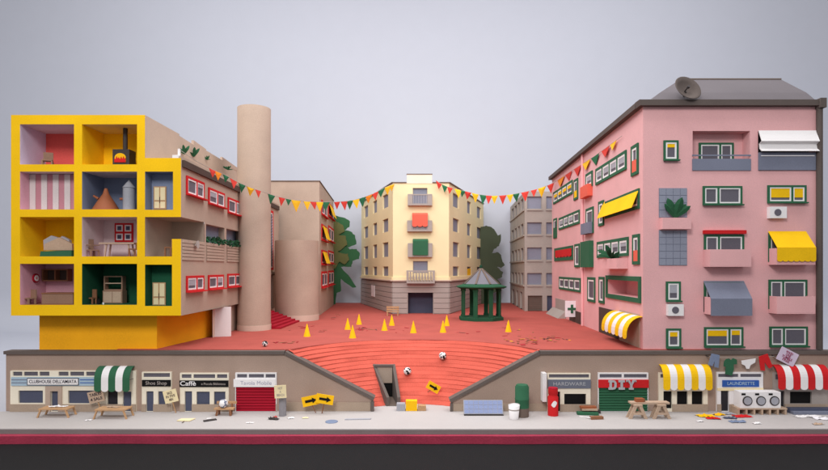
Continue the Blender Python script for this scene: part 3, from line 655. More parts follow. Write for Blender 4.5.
m.wallholes(GL, 0, GL.len, PZ - .2, ztg, [q + (4,) for q in lw] + lg, 'beige_grey')
m.quad([(233, (2.42 - 1) * F, ztg), (xg, yg, ztg), (xg + 90, yg, ztg), (xg + 90, (2.42 - 1) * F, ztg)], 'beige_grey'); part('wall', m, G); part('sill', sill, G)
for q in fw: recess_window(G, FG, q, 4, 'pane_slate', 'beige_grey')
for q in lw: recess_window(G, GL, q, 4, 'pane_slate', 'beige_grey')
m = MB(); z = PZ + .5
while z < qd1[3] - 2: m.box(FG, qd1[0] + .1, qd1[1] - .1, -3.8, -3.2, z, z + 3.2, 'kraft_dark'); z += 3.8
part('garage_door', m, G)

# ------------------------------------------------------------------ pink apartment house
RP = 1.012; YP = (RP - 1) * F; FP = front(RP)
XP = lambda px: (px - CX) * RP; ZP = lambda py: DR - (py - HY) * RP
P = thing('pink_house', (XP(730), YP, PZ), 'large pink apartment house with green framed windows, awnings and grey roof', 'house')
xc, xr = XP(643), XP(816.4); far = (254.0, 462.0); SP = Fr(far, (xc, YP)); ztp = ZP(106.6)
ra = (XP(692.6), XP(750), ZP(170), ZP(131)); rbx = (XP(758), XP(814.6), ZP(170), ZP(131))
m = MB(); m.wallholes(FP, xc, xr, PZ - .3, ztp, [ra + (13, 'pink', 'pink', 'pink', 'pink', 'pink'), rbx + (9, 'glass_dark')], 'pink')
q4 = SP.rect(608, 639.6, 279.4, 293.4, 281.4, 298.2)
m.wallholes(SP, 0, SP.len, PZ - .3, ztp, [q4 + (22, 'pink', 'pink', 'pink', 'pink', 'pink')], 'pink')
m.quad([(far[0], far[1], PZ), (xr + 10, far[1], PZ), (xr + 10, far[1], ztp), (far[0], far[1], ztp)], 'pink'); m.quad([(xr, YP, PZ), (xr + 10, far[1], PZ), (xr + 10, far[1], ztp), (xr, YP, ztp)], 'pink')
part('wall', m, P)
# eaves, gutter, roof, downpipes
m = MB(); zg = ZP(107)
m.prism(Fr((0, YP), (1, YP)), [(xc - 5, zg), (xr + 3.5, zg), (xr + 4.5, zg + 5.8), (xc - 6, zg + 5.8)], -6, 6, 'gutter')
m.box(SP, -3, SP.len - 6.2, -5, 6, zg, zg + 5.7, 'gutter'); part('gutter', m, P)
m = MB(); m.tube((xr + 1.2, YP - 2.6, PZ), (xr + 1.2, YP - 2.6, zg), 2.9, 'gutter', seg=16); m.box(FP, xr - 1.5, xr + 4.6, -4, 8, zg - 2.5, zg + 6.9, 'gutter'); part('downpipe', m, P)
m = MB(); s = SP.S(583.6); a = SP.at(s, 1.6, PZ); m.tube(a, (a[0], a[1], zg), 2.0, 'pink_pale', seg=12); part('downpipe', m, P)
m = MB(); z0 = zg + 5.9
prof = [(XP(650), XP(814.5), YP - 2, z0), ((660 - CX) * 1.03, (806.5 - CX) * 1.03, YP + 10, DR + (HY - 92.6) * 1.03), ((680 - CX) * 1.085, (781 - CX) * 1.085, YP + 40, DR + (HY - 79.6) * 1.085)]
rg_ = []
for x0, x1, y, z in prof: rg_.append([(x0, y, z), (x1, y, z), (x1, 150 - y * .4, z), (x0, 150 - y * .4, z)])
vs = [v for r_ in rg_ for v in r_]
fs = [(i * 4 + j, i * 4 + (j + 1) % 4, i * 4 + 4 + (j + 1) % 4, i * 4 + 4 + j) for i in range(2) for j in range(4)] + [(8, 9, 10, 11)]
m.add(vs, fs, 'roofgrey'); part('roof', m, P)
m = MB(); m.wbox((680 - CX) * 1.085, (781 - CX) * 1.085, YP + 39.3, YP + 40.6, DR + (HY - 79.8) * 1.085, DR + (HY - 78.6) * 1.085, 'kraft_dark'); part('ridge', m, P)
m = MB(); m.lathe((0, 0), [(0.3, 3.6), (5, 2.8), (8.5, .9), (12.0, -1.8), (12.4, -1.4), (8.6, 1.5), (5, 3.4), (.3, 4.2)], 'gutter', 36, cap=False)
m.tube((0, 0, 3.4), (2.5, -2, -4), .5, 'iron', seg=6); m.lathe((2.5, -2), [(1.2, -5.4), (1.4, -3.6)], 'iron', 10)
c = Vector((XP(685.6), YP - 3, ZP(89.8))); q = Matrix.Rotation(R(12), 3, 'Z') @ Matrix.Rotation(R(66), 3, 'X')
m.v = [tuple(q @ Vector(((-v[0]), v[1], -v[2])) * 1.15 + c) for v in m.v]; m.v = [tuple(v) for v in m.v]
m.tube(c + Vector((0, 2, -2)), (c.x, YP + 9, z0 + 3), .8, 'iron', seg=8); part('satellite_dish', m, P, 'dark bowl-shaped dish on the roof')
FW = lambda x0, x1, y0, y1: (XP(x0), XP(x1), ZP(y1), ZP(y0))
W2 = [(1, None, 0), (1.6, None, 0)]
# front windows
window(P, FP, FW(663.2, 678, 140.6, 161), [(1, 'yellow', .26)], cas=1.6)
window(P, FP, FW(665.6, 680.2, 281.4, 301.5), [(1, 'grey', .62)], cas=1.6); window(P, FP, FW(665.8, 680.6, 328.4, 348), [(1, 'yellow', .36)], cas=1.6)
window(P, FP, FW(702.4, 741.6, 186.2, 205.4), [(1, None, 0), (1.7, None, 0)]); window(P, FP, FW(767, 805.6, 185.4, 203.4), [(1.9, 'yellow', .78), (1, 'yellow', .78)])
window(P, FP, FW(703.8, 742.6, 327, 347), [(2, 'yellow', .42), (1, 'yellow', .34)]); window(P, FP, FW(769, 807, 326.4, 346.6), [(1, None, 0), (1.9, None, 0)])
window(P, FP, FW(703.6, 743.4, 234.8, 262), [(1, None, 0), (1.9, None, 0)], sill=False)
window(P, FP, FW(768, 806, 233, 262), [(1, None, 0), (1.9, None, 0)], sill=False)
window(P, FP, FW(703.6, 743.4, 282, 312), [(1, None, 0), (1.9, None, 0)], sill=False)
window(P, FP, FW(768.2, 806.4, 279.6, 309), [(1, None, 0), (1.9, None, 0)], sill=False)
air_con(P, FP, XP(766.8), XP(783.6), ZP(218.6), ZP(207.2)); air_con(P, FP, XP(666), XP(681.4), ZP(315.4), ZP(304))
# recessed balcony
fr = Fr((0, YP + 12.9), (1, YP + 12.9)); r_ = RP + 13 / F
window(P, fr, ((698.4 - CX) * r_, (733 - CX) * r_, DR - (172 - HY) * r_, DR - (143 - HY) * r_), [(1.7, None, 0), (1, None, 0)], sill=False)
o = part('balcony_parapet', MB().box(FP, XP(692), XP(750.4), .05, 1.2, ZP(170.6), ZP(159), 'slate'), P)
m = MB(); m.box(FP, XP(692), XP(750.4), .1, 1.0, ZP(156.2), ZP(154.8), 'slate'); part('rail', m, o)
# pleated shutter
m = MB(); zs = [131, 135.4, 142.6, 144.6, 149.4, 152.4]; ns = [1.5, 3.2, 6.5, 2.4, 3.2, 6.6]
for i in range(5):
    x0, x1 = XP(757.6), XP(815)
    m.add([FP.at(x0, ns[i + 1], ZP(zs[i + 1])), FP.at(x1, ns[i + 1], ZP(zs[i + 1])), FP.at(x1, ns[i], ZP(zs[i])), FP.at(x0, ns[i], ZP(zs[i]))], [(0, 1, 2, 3)], 'white')
part('pleated_shutter', m, P, solid=.5)
o = part('balcony_parapet', MB().box(FP, XP(758), XP(814.8), .05, 1.6, ZP(170.4), ZP(152.8), 'slate'), P); part('rail', MB().box(FP, XP(760), XP(813), 1.65, 2.3, ZP(156.6), ZP(155.8), 'white'), o)
# tiled panels with planter
def tiles(par, x0, x1, y0, y1):
    g = MB().box(FP, XP(x0), XP(x1), .05, .6, ZP(y1), ZP(y0), 'slate'); o = part('tiled_panel', g, par); g = MB()
    nx = 4; ny = max(1, round((y1 - y0) / 7))
    for i in range(nx):
        for j in range(ny):
            a, b = x0 + (x1 - x0) * i / nx, x0 + (x1 - x0) * (i + 1) / nx; c, d = y0 + (y1 - y0) * j / ny, y0 + (y1 - y0) * (j + 1) / ny
            g.box(FP, XP(a) + .25, XP(b) - .25, .62, .95, ZP(d) + .25, ZP(c) - .25, 'tile_blue')
    part('tiles', g, o)
tiles(P, 658.8, 686.8, 188.2, 217.6); tiles(P, 658.8, 686.8, 230.4, 265.4)
part('planter_box', MB().box(FP, XP(659), XP(687.4), .1, 8, ZP(229.6), ZP(218.4), 'pink'), P)
# projecting balconies
def box_balcony(x0, x1, y0, y1, p=13):
    m = MB(); m.box(FP, XP(x0), XP(x1), .1, p, ZP(y1), ZP(y1) + 1.2, 'pink'); m.box(FP, XP(x0), XP(x1), p - 1, p, ZP(y1) + 1.25, ZP(y0), 'pink')
    m.box(FP, XP(x0), XP(x0) + 1, .1, p - 1.05, ZP(y1) + 1.25, ZP(y0), 'pink'); m.box(FP, XP(x1) - 1, XP(x1), .1, p - 1.05, ZP(y1) + 1.25, ZP(y0), 'pink')
    return part('balcony', m, P)
box_balcony(703.2, 743.4, 249.8, 266.8); box_balcony(768.2, 806, 248.6, 264.8); box_balcony(703.6, 743.4, 296.6, 313.6); box_balcony(768.4, 806, 295.8, 312.8)
m = MB(); m.box(FP, XP(702.6), XP(744), .1, 4.5, ZP(234), ZP(230.4), 'red'); part('awning_roll', m, P, 'closed red roller awning')
awning(P, FP, XP(768), XP(805.8), ZP(231.4), 14, ZP(248.2), ZP(261.8), ['yellow'] * 7, curved=False, label='long yellow scalloped awning', drop=1.4)
awning(P, FP, XP(703.4), XP(743.6), ZP(281), 14, ZP(298.2), ZP(314.6), ['slate'], curved=False, scallop=False, label='slate grey awning')
# side-wall windows
def SW(x0, x1, l, r_, panes, **kw):
    kw.setdefault('b', 3.4); kw.setdefault('gap', 4); kw.setdefault('cas', 2.3)
    return window(P, SP, SP.rect(x0, x1, l[0], l[1], r_[0], r_[1]), panes, sill=False, **kw)
N1 = (1, None, 0)
SW(553.8, 573, (191, 203.4), (181.6, 194.8), [(1, 'yellow', .5)] * 4); SW(574.4, 578.4, (180, 200.5), (178.4, 199), [(1, None, 0, .42, 'yellow')], cas=2)
SW(586.4, 593, (174, 188), (171, 187), [(1, 'grey', .6)]); SW(596.4, 627, (168, 184.4), (151.4, 170.6), [(1, 'grey', .66)] * 4); SW(632, 639, (146.4, 176), (143.4, 174.4), [(1, None, 0, .5, 'salmon')])
SW(554, 557.2, (219, 238.4), (218, 238), [(1, None, 0, .55, 'green')], cas=1.6); SW(559.4, 580, (217.6, 231), (210.4, 222.4), [(1, 'grey', .7)] * 3 + [(1, None, 0)])
SW(586.6, 594, (209, 234), (206.6, 233.4), [N1]); SW(599.2, 604.4, (202, 226.4), (200, 225.4), [N1]); SW(606, 640, (199, 217.6), (191.6, 210), [N1] * 4)
SW(555, 573.4, (248, 261), (246, 260), [(1, 'solid', 0)], b=5)
SW(575.2, 580, (244.4, 267.4), (243.4, 267.2), [N1]); SW(597.8, 629, (241.8, 257.4), (237, 256.6), [(1, 'grey', .45)] * 4); SW(633.4, 640.2, (235, 264), (233.6, 265), [(1, None, 0, .46, 'salmon')])
SW(559.6, 581, (276.8, 289), (277.8, 292.4), [N1] * 4); SW(588.2, 595.6, (277, 301.4), (277.4, 302.4), [N1]); SW(599.6, 604.8, (276.6, 302.6), (277, 304), [N1])
part('recess_frame', MB().ring(SP, q4[0] - 5, q4[1] + 5, q4[2] - 5, q4[3] + 5, 5, .05, 1.8, 'green'), P)
s0, s1, z0, z1 = SP.rect(556.4, 572.4, 249.8, 257.6, 248.4, 256.4)
awning(P, SP, s0, s1, z1, 1.8, z1 - 1, z0, ['red'] * 5, curved=False, label='red scalloped curtain', name='curtain', drop=2)
def sbox(name, x0, x1, l, r_, n, mat, label=None):
    s0, s1, z0, z1 = SP.rect(x0, x1, l[0], l[1], r_[0], r_[1]); return part(name, MB().box(SP, s0, s1, .1, n, z0, z1, mat), P, label)
sbox('balcony', 585, 592.6, (186.4, 197.6), (185, 197), 7, 'salmon', 'small salmon red balcony box'); sbox('balcony', 585.6, 593.4, (223.6, 234.4), (222.6, 233.6), 7, 'slate', 'small slate grey balcony box')
sbox('closed_shutter', 584.4, 593.6, (242, 267), (240.6, 267.6), 6, 'green'); sbox('planter_box', 609.6, 628, (259, 268), (258.6, 269.6), 12, 'pink')
# big yellow awning
s0, s1 = SP.S(603.6), SP.S(639.6); awning(P, SP, s0, s1, SP.Z(639.4, 188), 8, SP.Z(639.4, 207.6), None, ['yellow'], curved=False, label='wide yellow awning')
# ground floor of the side wall
def sdoor(x0, x1, yt, mat, n=.8, name='door'):
    s0, s1 = SP.S(x0), SP.S(x1); return part(name, MB().box(SP, s0, s1, .1, n, PZ - .2, SP.Z(x0, yt), mat), P)
sdoor(555.8, 566, 298, 'stone_grey'); sdoor(569.8, 581.4, 309, 'brown_dark'); sdoor(599.4, 619, 306.8, 'brown_dark', name='garage_door'); sdoor(620, 640, 310, 'kraft', name='shop_door')
m = MB(); s0, s1 = SP.S(553), SP.S(566); zz = PZ
m.add([SP.at(s0, .5, PZ), SP.at(s1, .5, PZ), SP.at(s1, 13, PZ), SP.at(s0, 13, PZ), SP.at(s0, .5, PZ + 12), SP.at(s1, .5, PZ + 12)], [(0, 1, 2, 3), (4, 5, 2, 3), (1, 5, 2), (0, 4, 3), (0, 1, 5, 4)], 'stone_grey'); part('ramp', m, P)
# pharmacy sign faces the plaza front
rs = SP.st(575)[1]; yy = (rs - 1) * F; fr = Fr((0, yy - 2), (1, yy - 2)); rs = 1 + (yy - 2) / F
c0, c1 = (565 - CX) * rs, (578 - CX) * rs; z0, z1 = DR - (316.8 - HY) * rs, DR - (300.8 - HY) * rs
o = part('pharmacy_sign', MB().box(fr, c0, c1, 0, 2.5, z0, z1, 'pharmacy_white'), P, 'white pharmacy sign with a green cross'); mx, mz, a = (c0 + c1) / 2, (z0 + z1) / 2, 1.8
part('green_cross', MB().prism(fr, [(mx - a, mz - 6.6), (mx + a, mz - 6.6), (mx + a, mz - a), (mx + 6.6, mz - a), (mx + 6.6, mz + a), (mx + a, mz + a), (mx + a, mz + 6.6), (mx - a, mz + 6.6), (mx - a, mz + a), (mx - 6.6, mz + a), (mx - 6.6, mz - a), (mx - a, mz - a)], 2.5, 3.1, 'green'), o)
part('bracket', MB().box(fr, c1 + .05, c1 + 10, .4, 1.4, z1 - 6, z1 - 3, 'pharmacy_white'), o)
# barrel awning over the side shop
s0, s1 = SP.S(615.7), SP.S(643) - 1
awning(P, SP, s0, s1, PZ + 32.5, 16, PZ + 14, PZ + 9.5, ['yellow', 'white', 'yellow', 'white', 'yellow', 'white', 'yellow'], label='yellow and white barrel awning')

# ------------------------------------------------------------------ gazebo
gx, gy = (481 - CX) * 1.6, 0.6 * F
g = thing('gazebo', (gx, gy, PZ), 'green octagonal bandstand with pointed grey roof on the plaza', 'gazebo')
part('base', MB().lathe((gx, gy), [(36.6, PZ + .02), (36.6, PZ + 5), (33, PZ + 5.1)], 'gazebo_green', 8, smooth=False, a0=R(22.5)), g)
for i in range(8):
    a = R(22.5 + 45 * i); px_, py_ = gx + 31 * math.cos(a), gy + 31 * math.sin(a)
    fr = Fr((px_, py_), (px_ - math.sin(a), py_ + math.cos(a)))
    m = MB(); m.box(fr, -3.4, 3.4, -.9, .9, PZ + 5.15, PZ + 50, 'gazebo_green'); m.box(fr, -4.0, 4.0, -1.5, 1.5, PZ + 5.12, PZ + 8, 'gazebo_green'); m.box(fr, -4, 4, -1.5, 1.5, PZ + 46, PZ + 50.1, 'gazebo_green'); part('post', m, g)
part('eaves', MB().lathe((gx, gy), [(37, PZ + 50.2), (41.5, PZ + 52.2), (41.5, PZ + 53.6), (28, PZ + 57.5)], 'gazebo_green', 8, smooth=False, a0=R(22.5)), g)
o = part('roof', MB().lathe((gx, gy), [(29, PZ + 57.4), (1.6, PZ + 82)], 'gazebo_roof', 8, smooth=False, a0=R(22.5)), g)
m = MB()
for i in range(8): a = R(22.5 + 45 * i); m.bar((gx + 29.6 * math.cos(a), gy + 29.6 * math.sin(a), PZ + 57.6), (gx + 1.4 * math.cos(a), gy + 1.4 * math.sin(a), PZ + 82.4), 2.8, .9, 'kraft_dark')
part('roof_ribs', m, o)
part('finial', MB().lathe((gx, gy), [(2.4, PZ + 81.8), (2.8, PZ + 84), (1.9, PZ + 86.8), (.3, PZ + 88)], 'green_dark', 12), g)

# ------------------------------------------------------------------ cut-paper trees
def tree(label, layers, r, trunk):
    fr = front(r); xs = [(a - CX) * r for a, b in layers[0][0]]
    t = thing('paper_tree', (trunk[0], (r - 1) * F, PZ), label, 'tree', 'cut paper trees')
    for k, (pts, mat, dn) in enumerate(layers):
        rnd = random.Random(k + 5); out = []
        for (a, b), (c, d) in zip(pts, pts[1:] + pts[:1]):
            for q in range(3):
                u = q / 3; ja, jb = (rnd.uniform(-.45, .45), rnd.uniform(-.45, .45)) if q else (0, 0)
                out.append(((a + (c - a) * u + ja - CX) * r, DR - (b + (d - b) * u + jb - HY) * r))
        part('crown', MB().prism(fr, out, dn, dn + 2.4, mat), t)
    part('trunk', MB().box(fr, trunk[0] - trunk[1], trunk[0] + trunk[1], -2.6, -.1, PZ + .02, PZ + 40, layers[0][1]), t)
tree('green and olive cut paper tree behind the beige block', [
    ([(328, 214), (336, 215.6), (345, 218), (350, 221.6), (349.5, 227), (344.6, 230.4), (350.5, 231.4), (355, 235), (356.4, 244), (351.6, 246), (347.4, 247.4), (350, 249.4), (356.6, 249), (359.8, 253), (359, 259), (352.6, 261), (351.4, 266.8), (341, 267), (348.4, 275), (356.4, 287), (352.6, 287.6), (341, 278.6), (341, 291), (336.8, 293), (335.6, 304), (326, 304)], 'tree_green', 0),
    ([(328, 219), (335, 221), (339, 222.6), (343, 225), (345, 231.6), (338.6, 235), (346, 236), (347.4, 245), (342, 249.2), (338, 251.6), (342, 253.4), (348.2, 253.6), (349.4, 260), (345, 264.4), (339.6, 261.6), (335.6, 268.6), (328, 270)], 'tree_olive', 3)], 2.27, (-188, 6))
tree('dark olive cut paper tree between cream building and grey block', [
    ([(480, 227), (486, 225.6), (491, 227), (495, 231), (498, 236), (500.6, 234), (500.6, 241), (499, 246), (494, 249), (492, 253), (497, 252), (501, 255), (502, 260), (504.6, 265), (501, 268), (497, 267), (503, 272), (502, 277), (497, 279), (501, 284), (499, 290), (493, 293), (491, 299), (490, 304), (480, 304)], 'olive_dark', 0)], 2.33, (166, 8))
# ------------------------------------------------------------------ tunnel mouth in the bowl
def gpz(px, py, z): r = rz(py, z); return Vector(((px - CX) * r, (r - 1) * F, z))
TA, TB, TCc, TD = Vector((-27, 20)), Vector((-43.6, 52)), Vector((-15.6, 20)), Vector((-22.3, 52))
t = thing('tunnel_entrance', (-24, 26, 0), 'small grey tunnel mouth with sloping side walls cut into the red bowl', 'tunnel')
for a, b in ((TA, TB), (TCc, TD)):
    d = (b - a).normalized(); nn = Vector((d.y, -d.x)) * 1.6; prof = [(0, .03), (0, 9), (1, 38), (1, .03)]
    L_ = (b - a).length; P_ = lambda u, z, sg: (a.x + d.x * u * L_ + nn.x * sg, a.y + d.y * u * L_ + nn.y * sg, z)
    k = 4; vs = [P_(u, z, -1) for u, z in prof] + [P_(u, z, 1) for u, z in prof]
    m = MB().add(vs, [(0, 1, 2, 3), (7, 6, 5, 4)] + [(i, i + k, (i + 1) % k + k, (i + 1) % k) for i in range(k)], 'coping'); part('side_wall', m, t)
fb = Fr((TB.x + 2, 49), (TD.x - 2, 49)); m = MB(); m.box(fb, -.6, fb.len + .6, -2, 0, 18, 35.2, 'kraft'); part('lintel', m, t)
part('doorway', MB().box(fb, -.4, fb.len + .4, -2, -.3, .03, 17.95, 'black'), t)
part('top_slab', MB().box(fb, -1.5, fb.len + 1.5, -5, 1, 35.3, 37.6, 'coping'), t)
part('floor', MB().quad([(TA.x, TA.y, .3), (TCc.x, TCc.y, .3), (TD.x, TD.y - 3, 3), (TB.x, TB.y - 3, 3)], 'kraft_dark'), t)

# ------------------------------------------------------------------ traffic cones
def cone_mesh():
    return MB().lathe((0, 0), [(4.3, 0.02), (4.1, .5), (.35, 15.2)], 'cone_yellow', 20)
cones = [(307, 337, 'yellow cone nearest the crimson stairs'), (347.7, 330, 'yellow cone behind the closer two left of the cream building door'), (352.6, 338.5, 'yellow cone nearest the bowl rim in the left group'), (359, 325, 'yellow cone farthest back in the left group'),
    (384.5, 331, 'yellow cone left of its twin in front of the wooden bench'), (391.8, 326, 'yellow cone directly in front of the wooden bench'), (413.4, 333.4, 'lone yellow cone in front of the cream building door'), (443, 333, 'yellow cone in front of its twin near the bandstand'),
    (446.8, 326.4, 'yellow cone behind its twin near the bandstand'), (508.4, 332.4, 'lone yellow cone right of the bandstand')]
c0 = None
for px, py, lb in cones:
    p = gpz(px, py - .6, PZ)
    if c0 is None: c0 = solo('traffic_cone', cone_mesh(), '', '', loc=(0, 0, 0)); o = c0
    else: o = copy_tree(c0)
    o.location = p * U; tag(o, lb, 'cone', 'yellow cones on the plaza'); o.rotation_euler.z = px

# ------------------------------------------------------------------ bunting
def bunting(label, cord, flags, rf):
    P3 = lambda x, y: Vector(((x - CX) * rf(x), (rf(x) - 1) * F, DR - (y - HY) * rf(x)))
    t = thing('bunting', tuple(P3(*cord[0])), label, 'bunting', 'bunting strung over the plaza')
    m = MB()
    for a, b in zip(cord, cord[1:]): m.tube(P3(*a), P3(*b), .32, 'stone_grey', seg=6)
    part('cord', m, t)
    def ycord(x):
        for a, b in zip(cord, cord[1:]):
            if a[0] <= x <= b[0]: return a[1] + (b[1] - a[1]) * (x - a[0]) / (b[0] - a[0])
        return cord[0][1] if x < cord[0][0] else cord[-1][1]
    rnd = random.Random(11)
    for x, col, sz in flags:
        w = 3.6 * sz; a, b = P3(x - w, ycord(x - w)), P3(x + w, ycord(x + w)); r = rf(x); mid = (a + b) / 2
        tip = mid + Vector((rnd.uniform(-1.6, 1.6), rnd.uniform(-2.5, 2.5), -8.6 * sz * r + rnd.uniform(-1, 1))); ft = mid + Vector((0, -1.1, -3.2 * sz))
        m = MB().add([a, b, tip, ft], [(0, 3, 2), (3, 1, 2), (0, 1, 3)], col); part('flag', m, t, solid=.45)
R_, Y2, G2, O2 = 'flag_red', 'flag_yellow', 'flag_green', 'flag_orange'
bunting('bunting from the yellow house past the slim tower to the cream building', [(180, 150), (196, 161), (212, 169.5), (225, 175), (238, 182.5), (250, 187.6), (262, 191.5), (275, 196), (290, 199.6), (305, 201.4), (320, 202), (335, 202), (350, 201), (362, 198), (375, 193), (384, 188), (393.5, 184)],
    [(212.5, R_, 1), (218, O2, 1), (226, G2, .8), (233.5, R_, 1), (242, G2, 1), (250.5, Y2, 1.05), (258, R_, .8), (271.5, G2, 1), (282, R_, .9), (288.5, G2, .8), (296, Y2, 1.35), (307, Y2, 1), (313.5, R_, .95), (319.5, Y2, 1.1), (326, G2, 1.1), (337, R_, .85), (344, R_, .95), (350, G2, 1), (356, Y2, 1), (362.4, G2, 1.05), (369, O2, 1), (375.2, R_, .9), (381.6, G2, 1), (388, Y2, 1), (392, Y2, .7)],
    lambda x: .99 + .80 * max(0, (x - 180) / 213.5) ** 1.25)
def rright(x):
    a = 1.785 + .005 * (x - 436) / 115
    if x <= 550: return a
    b = SP.st(max(x, 556))[1] - .012
    return b if x >= 556 else a + (b - a) * (x - 550) / 6
bunting('bunting from the cream building along the pink house wall', [(436, 180.5), (444, 186), (452, 188), (464, 191), (478, 194.5), (490, 196), (503, 195.6), (515, 194), (526, 191.8), (536, 189.4), (545, 186.4), (552, 184), (561, 178), (572, 170.6), (584, 163), (595, 156), (606, 148), (614, 142), (622, 136)],
    [(438.8, R_, .85), (444.6, G2, .85), (450, R_, .8), (458, Y2, 1), (462.6, G2, .8), (468, R_, .95), (475.2, Y2, 1), (483.4, G2, 1.05), (488.8, R_, .95), (494.4, Y2, 1), (502.8, R_, 1.05), (510, Y2, .95), (516, G2, 1), (525, R_, 1.1), (534, R_, .9), (542, Y2, 1.15), (550.6, R_, 1), (561, O2, 1), (568.4, R_, .9), (577.6, R_, 1), (586.4, Y2, 1.1), (595, G2, 1.1), (605.6, R_, 1.15), (613.4, Y2, .9)], rright)

# ------------------------------------------------------------------ rooms of the cutaway house
def room(px, d): return (px - CX) * (RH + d / F), YH + d
def chair(label, px, d, z, w=7.5, hs=7, hb=17, mat='chair_brown', rot=0.0, arms=False):
    x, y = room(px, d); t = thing('chair', (x, y, z), label, 'chair'); c, s = math.cos(rot), math.sin(rot)
    fr = Fr((x, y), (x + c, y + s)); h = w / 2
    part('seat', MB().box(fr, -h, h, -h, h, z + hs - 1.2, z + hs, mat), t)
    part('backrest', MB().box(fr, -h, h, -h - 1.1, -h - .02, z + hs - 1.2, z + hb, mat), t)
    for a in (-1, 1):
        for b in (-1, 1): part('leg', MB().box(fr, a * h - .6 if a < 0 else h - .8, -h + .8 if a < 0 else h + .6, b * h - .1 if b < 0 else h - 1.3, -h + 1.2 if b < 0 else h, z + .05, z + hs - 1.25, mat), t)
    if arms:
        for a in (-1, 1): part('armrest', MB().box(fr, a * h - .5, a * h + .5, -h, h, z + hs + 4, z + hs + 5, mat), t)
    return t
zf1, zf2, zf3, zf4 = ZH(164.4), ZH(209.4), ZH(256.4), ZH(304.8)
chair('beige chair alone in the white and red top room', 47.5, 14, zf1, 8.5, 7, 15.5, rot=R(25))
t = thing('stove', (room(122, 14)[0], room(122, 14)[1], zf1), 'black wood stove with red and yellow flames and a tall flue', 'stove'); x, y = room(122, 10); fs_ = Fr((x, y), (x + 1, y)); x, y = room(122, 10)
part('body', MB().box(fs_, -9.4, 7.2, -13, 0, zf1 + .05, zf1 + 17, 'iron'), t); fx = -1.6
o = part('fire_opening', MB().prism(fs_, [(fx - 5.6, zf1 + 4)] + [(fx - 5.6 * math.cos(math.pi * i / 12), zf1 + 8.5 + 4.6 * math.sin(math.pi * i / 12)) for i in range(13)] + [(fx + 5.6, zf1 + 4)], 0, .5, 'cone_yellow'), t)
fl_ = [(-5.6, 3.9), (-5.6, 8), (-4.4, 6.8), (-3.6, 10), (-2.2, 7.6), (-1.2, 9), (0, 6.8), (1.2, 9.6), (2.4, 7.2), (3.6, 10), (4.6, 7), (5.6, 8.4), (5.6, 3.9)]
part('flames', MB().prism(fs_, [(fx + a, zf1 + b) for a, b in fl_], .52, .95, 'red'), o)
part('flue', MB().tube(fs_.at(.2, -6, zf1 + 17), fs_.at(.2, -6, ZH(124.6)), 2.2, 'iron', seg=16), t)
x, y = room(106, 14); t = thing('copper_still', (x, y, zf2), 'brown copper cone shaped still with a side spout', 'still')
part('body', MB().lathe((x, y), [(12.4, zf2 + .05), (12.4, zf2 + 1.2), (8, zf2 + 9), (3, zf2 + 17), (1.4, zf2 + 22.5)], 'copper', 28), t)
part('spout', MB().tube((x - 7, y - 1, zf2 + 12), (x - 12, y - 1, zf2 + 15), 1.4, 'copper', 1.0), t)
x, y = room(129, 14); t = thing('water_tank', (x, y, zf2), 'grey round tank with a pointed lid in the blue room', 'tank')
part('body', MB().lathe((x, y), [(5.6, zf2 + .05), (5.6, zf2 + 23)], 'zinc', 28), t); part('lid', MB().lathe((x, y), [(6.2, zf2 + 23.05), (.3, zf2 + 31)], 'zinc', 28), t)
part('pipe', MB().tube((x - 5.4, y, zf2 + 12), (x - 9, y, zf2 + 12), 1.3, 'copper', seg=10), t)
x, y = room(57, 16); fr = Fr((x, y), (x + 1, y)); t = thing('sofa_bed', (x, y, zf3), 'green sofa bed heaped with beige and grey cushions', 'bed')
part('base', MB().prism(fr, [(-15.5, zf3 + .05), (16.5, zf3 + .05), (16.5, zf3 + 6.4), (-14.6, zf3 + 5.4)], -9, 3, 'green'), t)
part('cushion', MB().prism(fr, [(-13.6, zf3 + 6.6), (-12.5, zf3 + 13), (2, zf3 + 19.6), (15, zf3 + 13), (15.4, zf3 + 6.6)], -3, 0, 'wood_pale', ), t, 'large beige cushion')
part('cushion', MB().prism(fr, [(-15.5, zf3 + 6.6), (-16, zf3 + 17), (-8, zf3 + 21.6), (0, zf3 + 19), (3, zf3 + 21), (10, zf3 + 17.4), (12, zf3 + 7)], -7, -3.2, 'grey'), t, 'grey cushion leaning behind')
part('cushion', MB().prism(fr, [(14, zf3 + 6.6), (18.5, zf3 + 6.6), (18.5, zf3 + 14), (16, zf3 + 12)], -9, -7.2, 'room_red'), t, 'small red cushion')
x, y = room(119, 16); fr = Fr((x, y), (x + 1, y)); t = thing('dining_table', (x, y, zf3), 'long pale wooden dining table in the white room', 'table')
part('tabletop', MB().box(fr, -17.5, 17.5, -7, 5, zf3 + 12.6, zf3 + 14.2, 'wood_pale'), t)
for a in (-11, 11): 
    for b in (-5, 3): part('leg', MB().bar(fr.at(a, b, zf3 + 12.5), fr.at(a * 1.15, b, zf3 + .05), 1.3, 1.3, 'wood_pale'), t)
chair('beige armchair at the left end of the dining table', 92.5, 10, zf3, 8.5, 7, 17.5, rot=R(65), arms=True); chair('brown chair at the right end of the dining table', 132, 9, zf3, 6.5, 8, 14, 'wood_dark', rot=R(-60))
x, y = XH(20.4), YH + 21; m = MB().lathe((0, 0), [(4.6, 0.02), (4.6, 1.4)], 'crimson', 24); m.lathe((0, 0), [(3.1, 1.45), (3.1, 1.8)], 'white', 24); m.box(Fr((0, 0), (1, 0)), -.4, .4, -.4, 2, 1.82, 2.1, 'red')
q = Matrix.Rotation(R(90), 3, 'Y'); zz = DR - (278 - HY) * 1.03; m.v = [tuple(q @ Vector(v) + Vector((x, y, zz))) for v in m.v]
solo('wall_clock', m, 'round red and white clock on the pink room wall', 'clock')
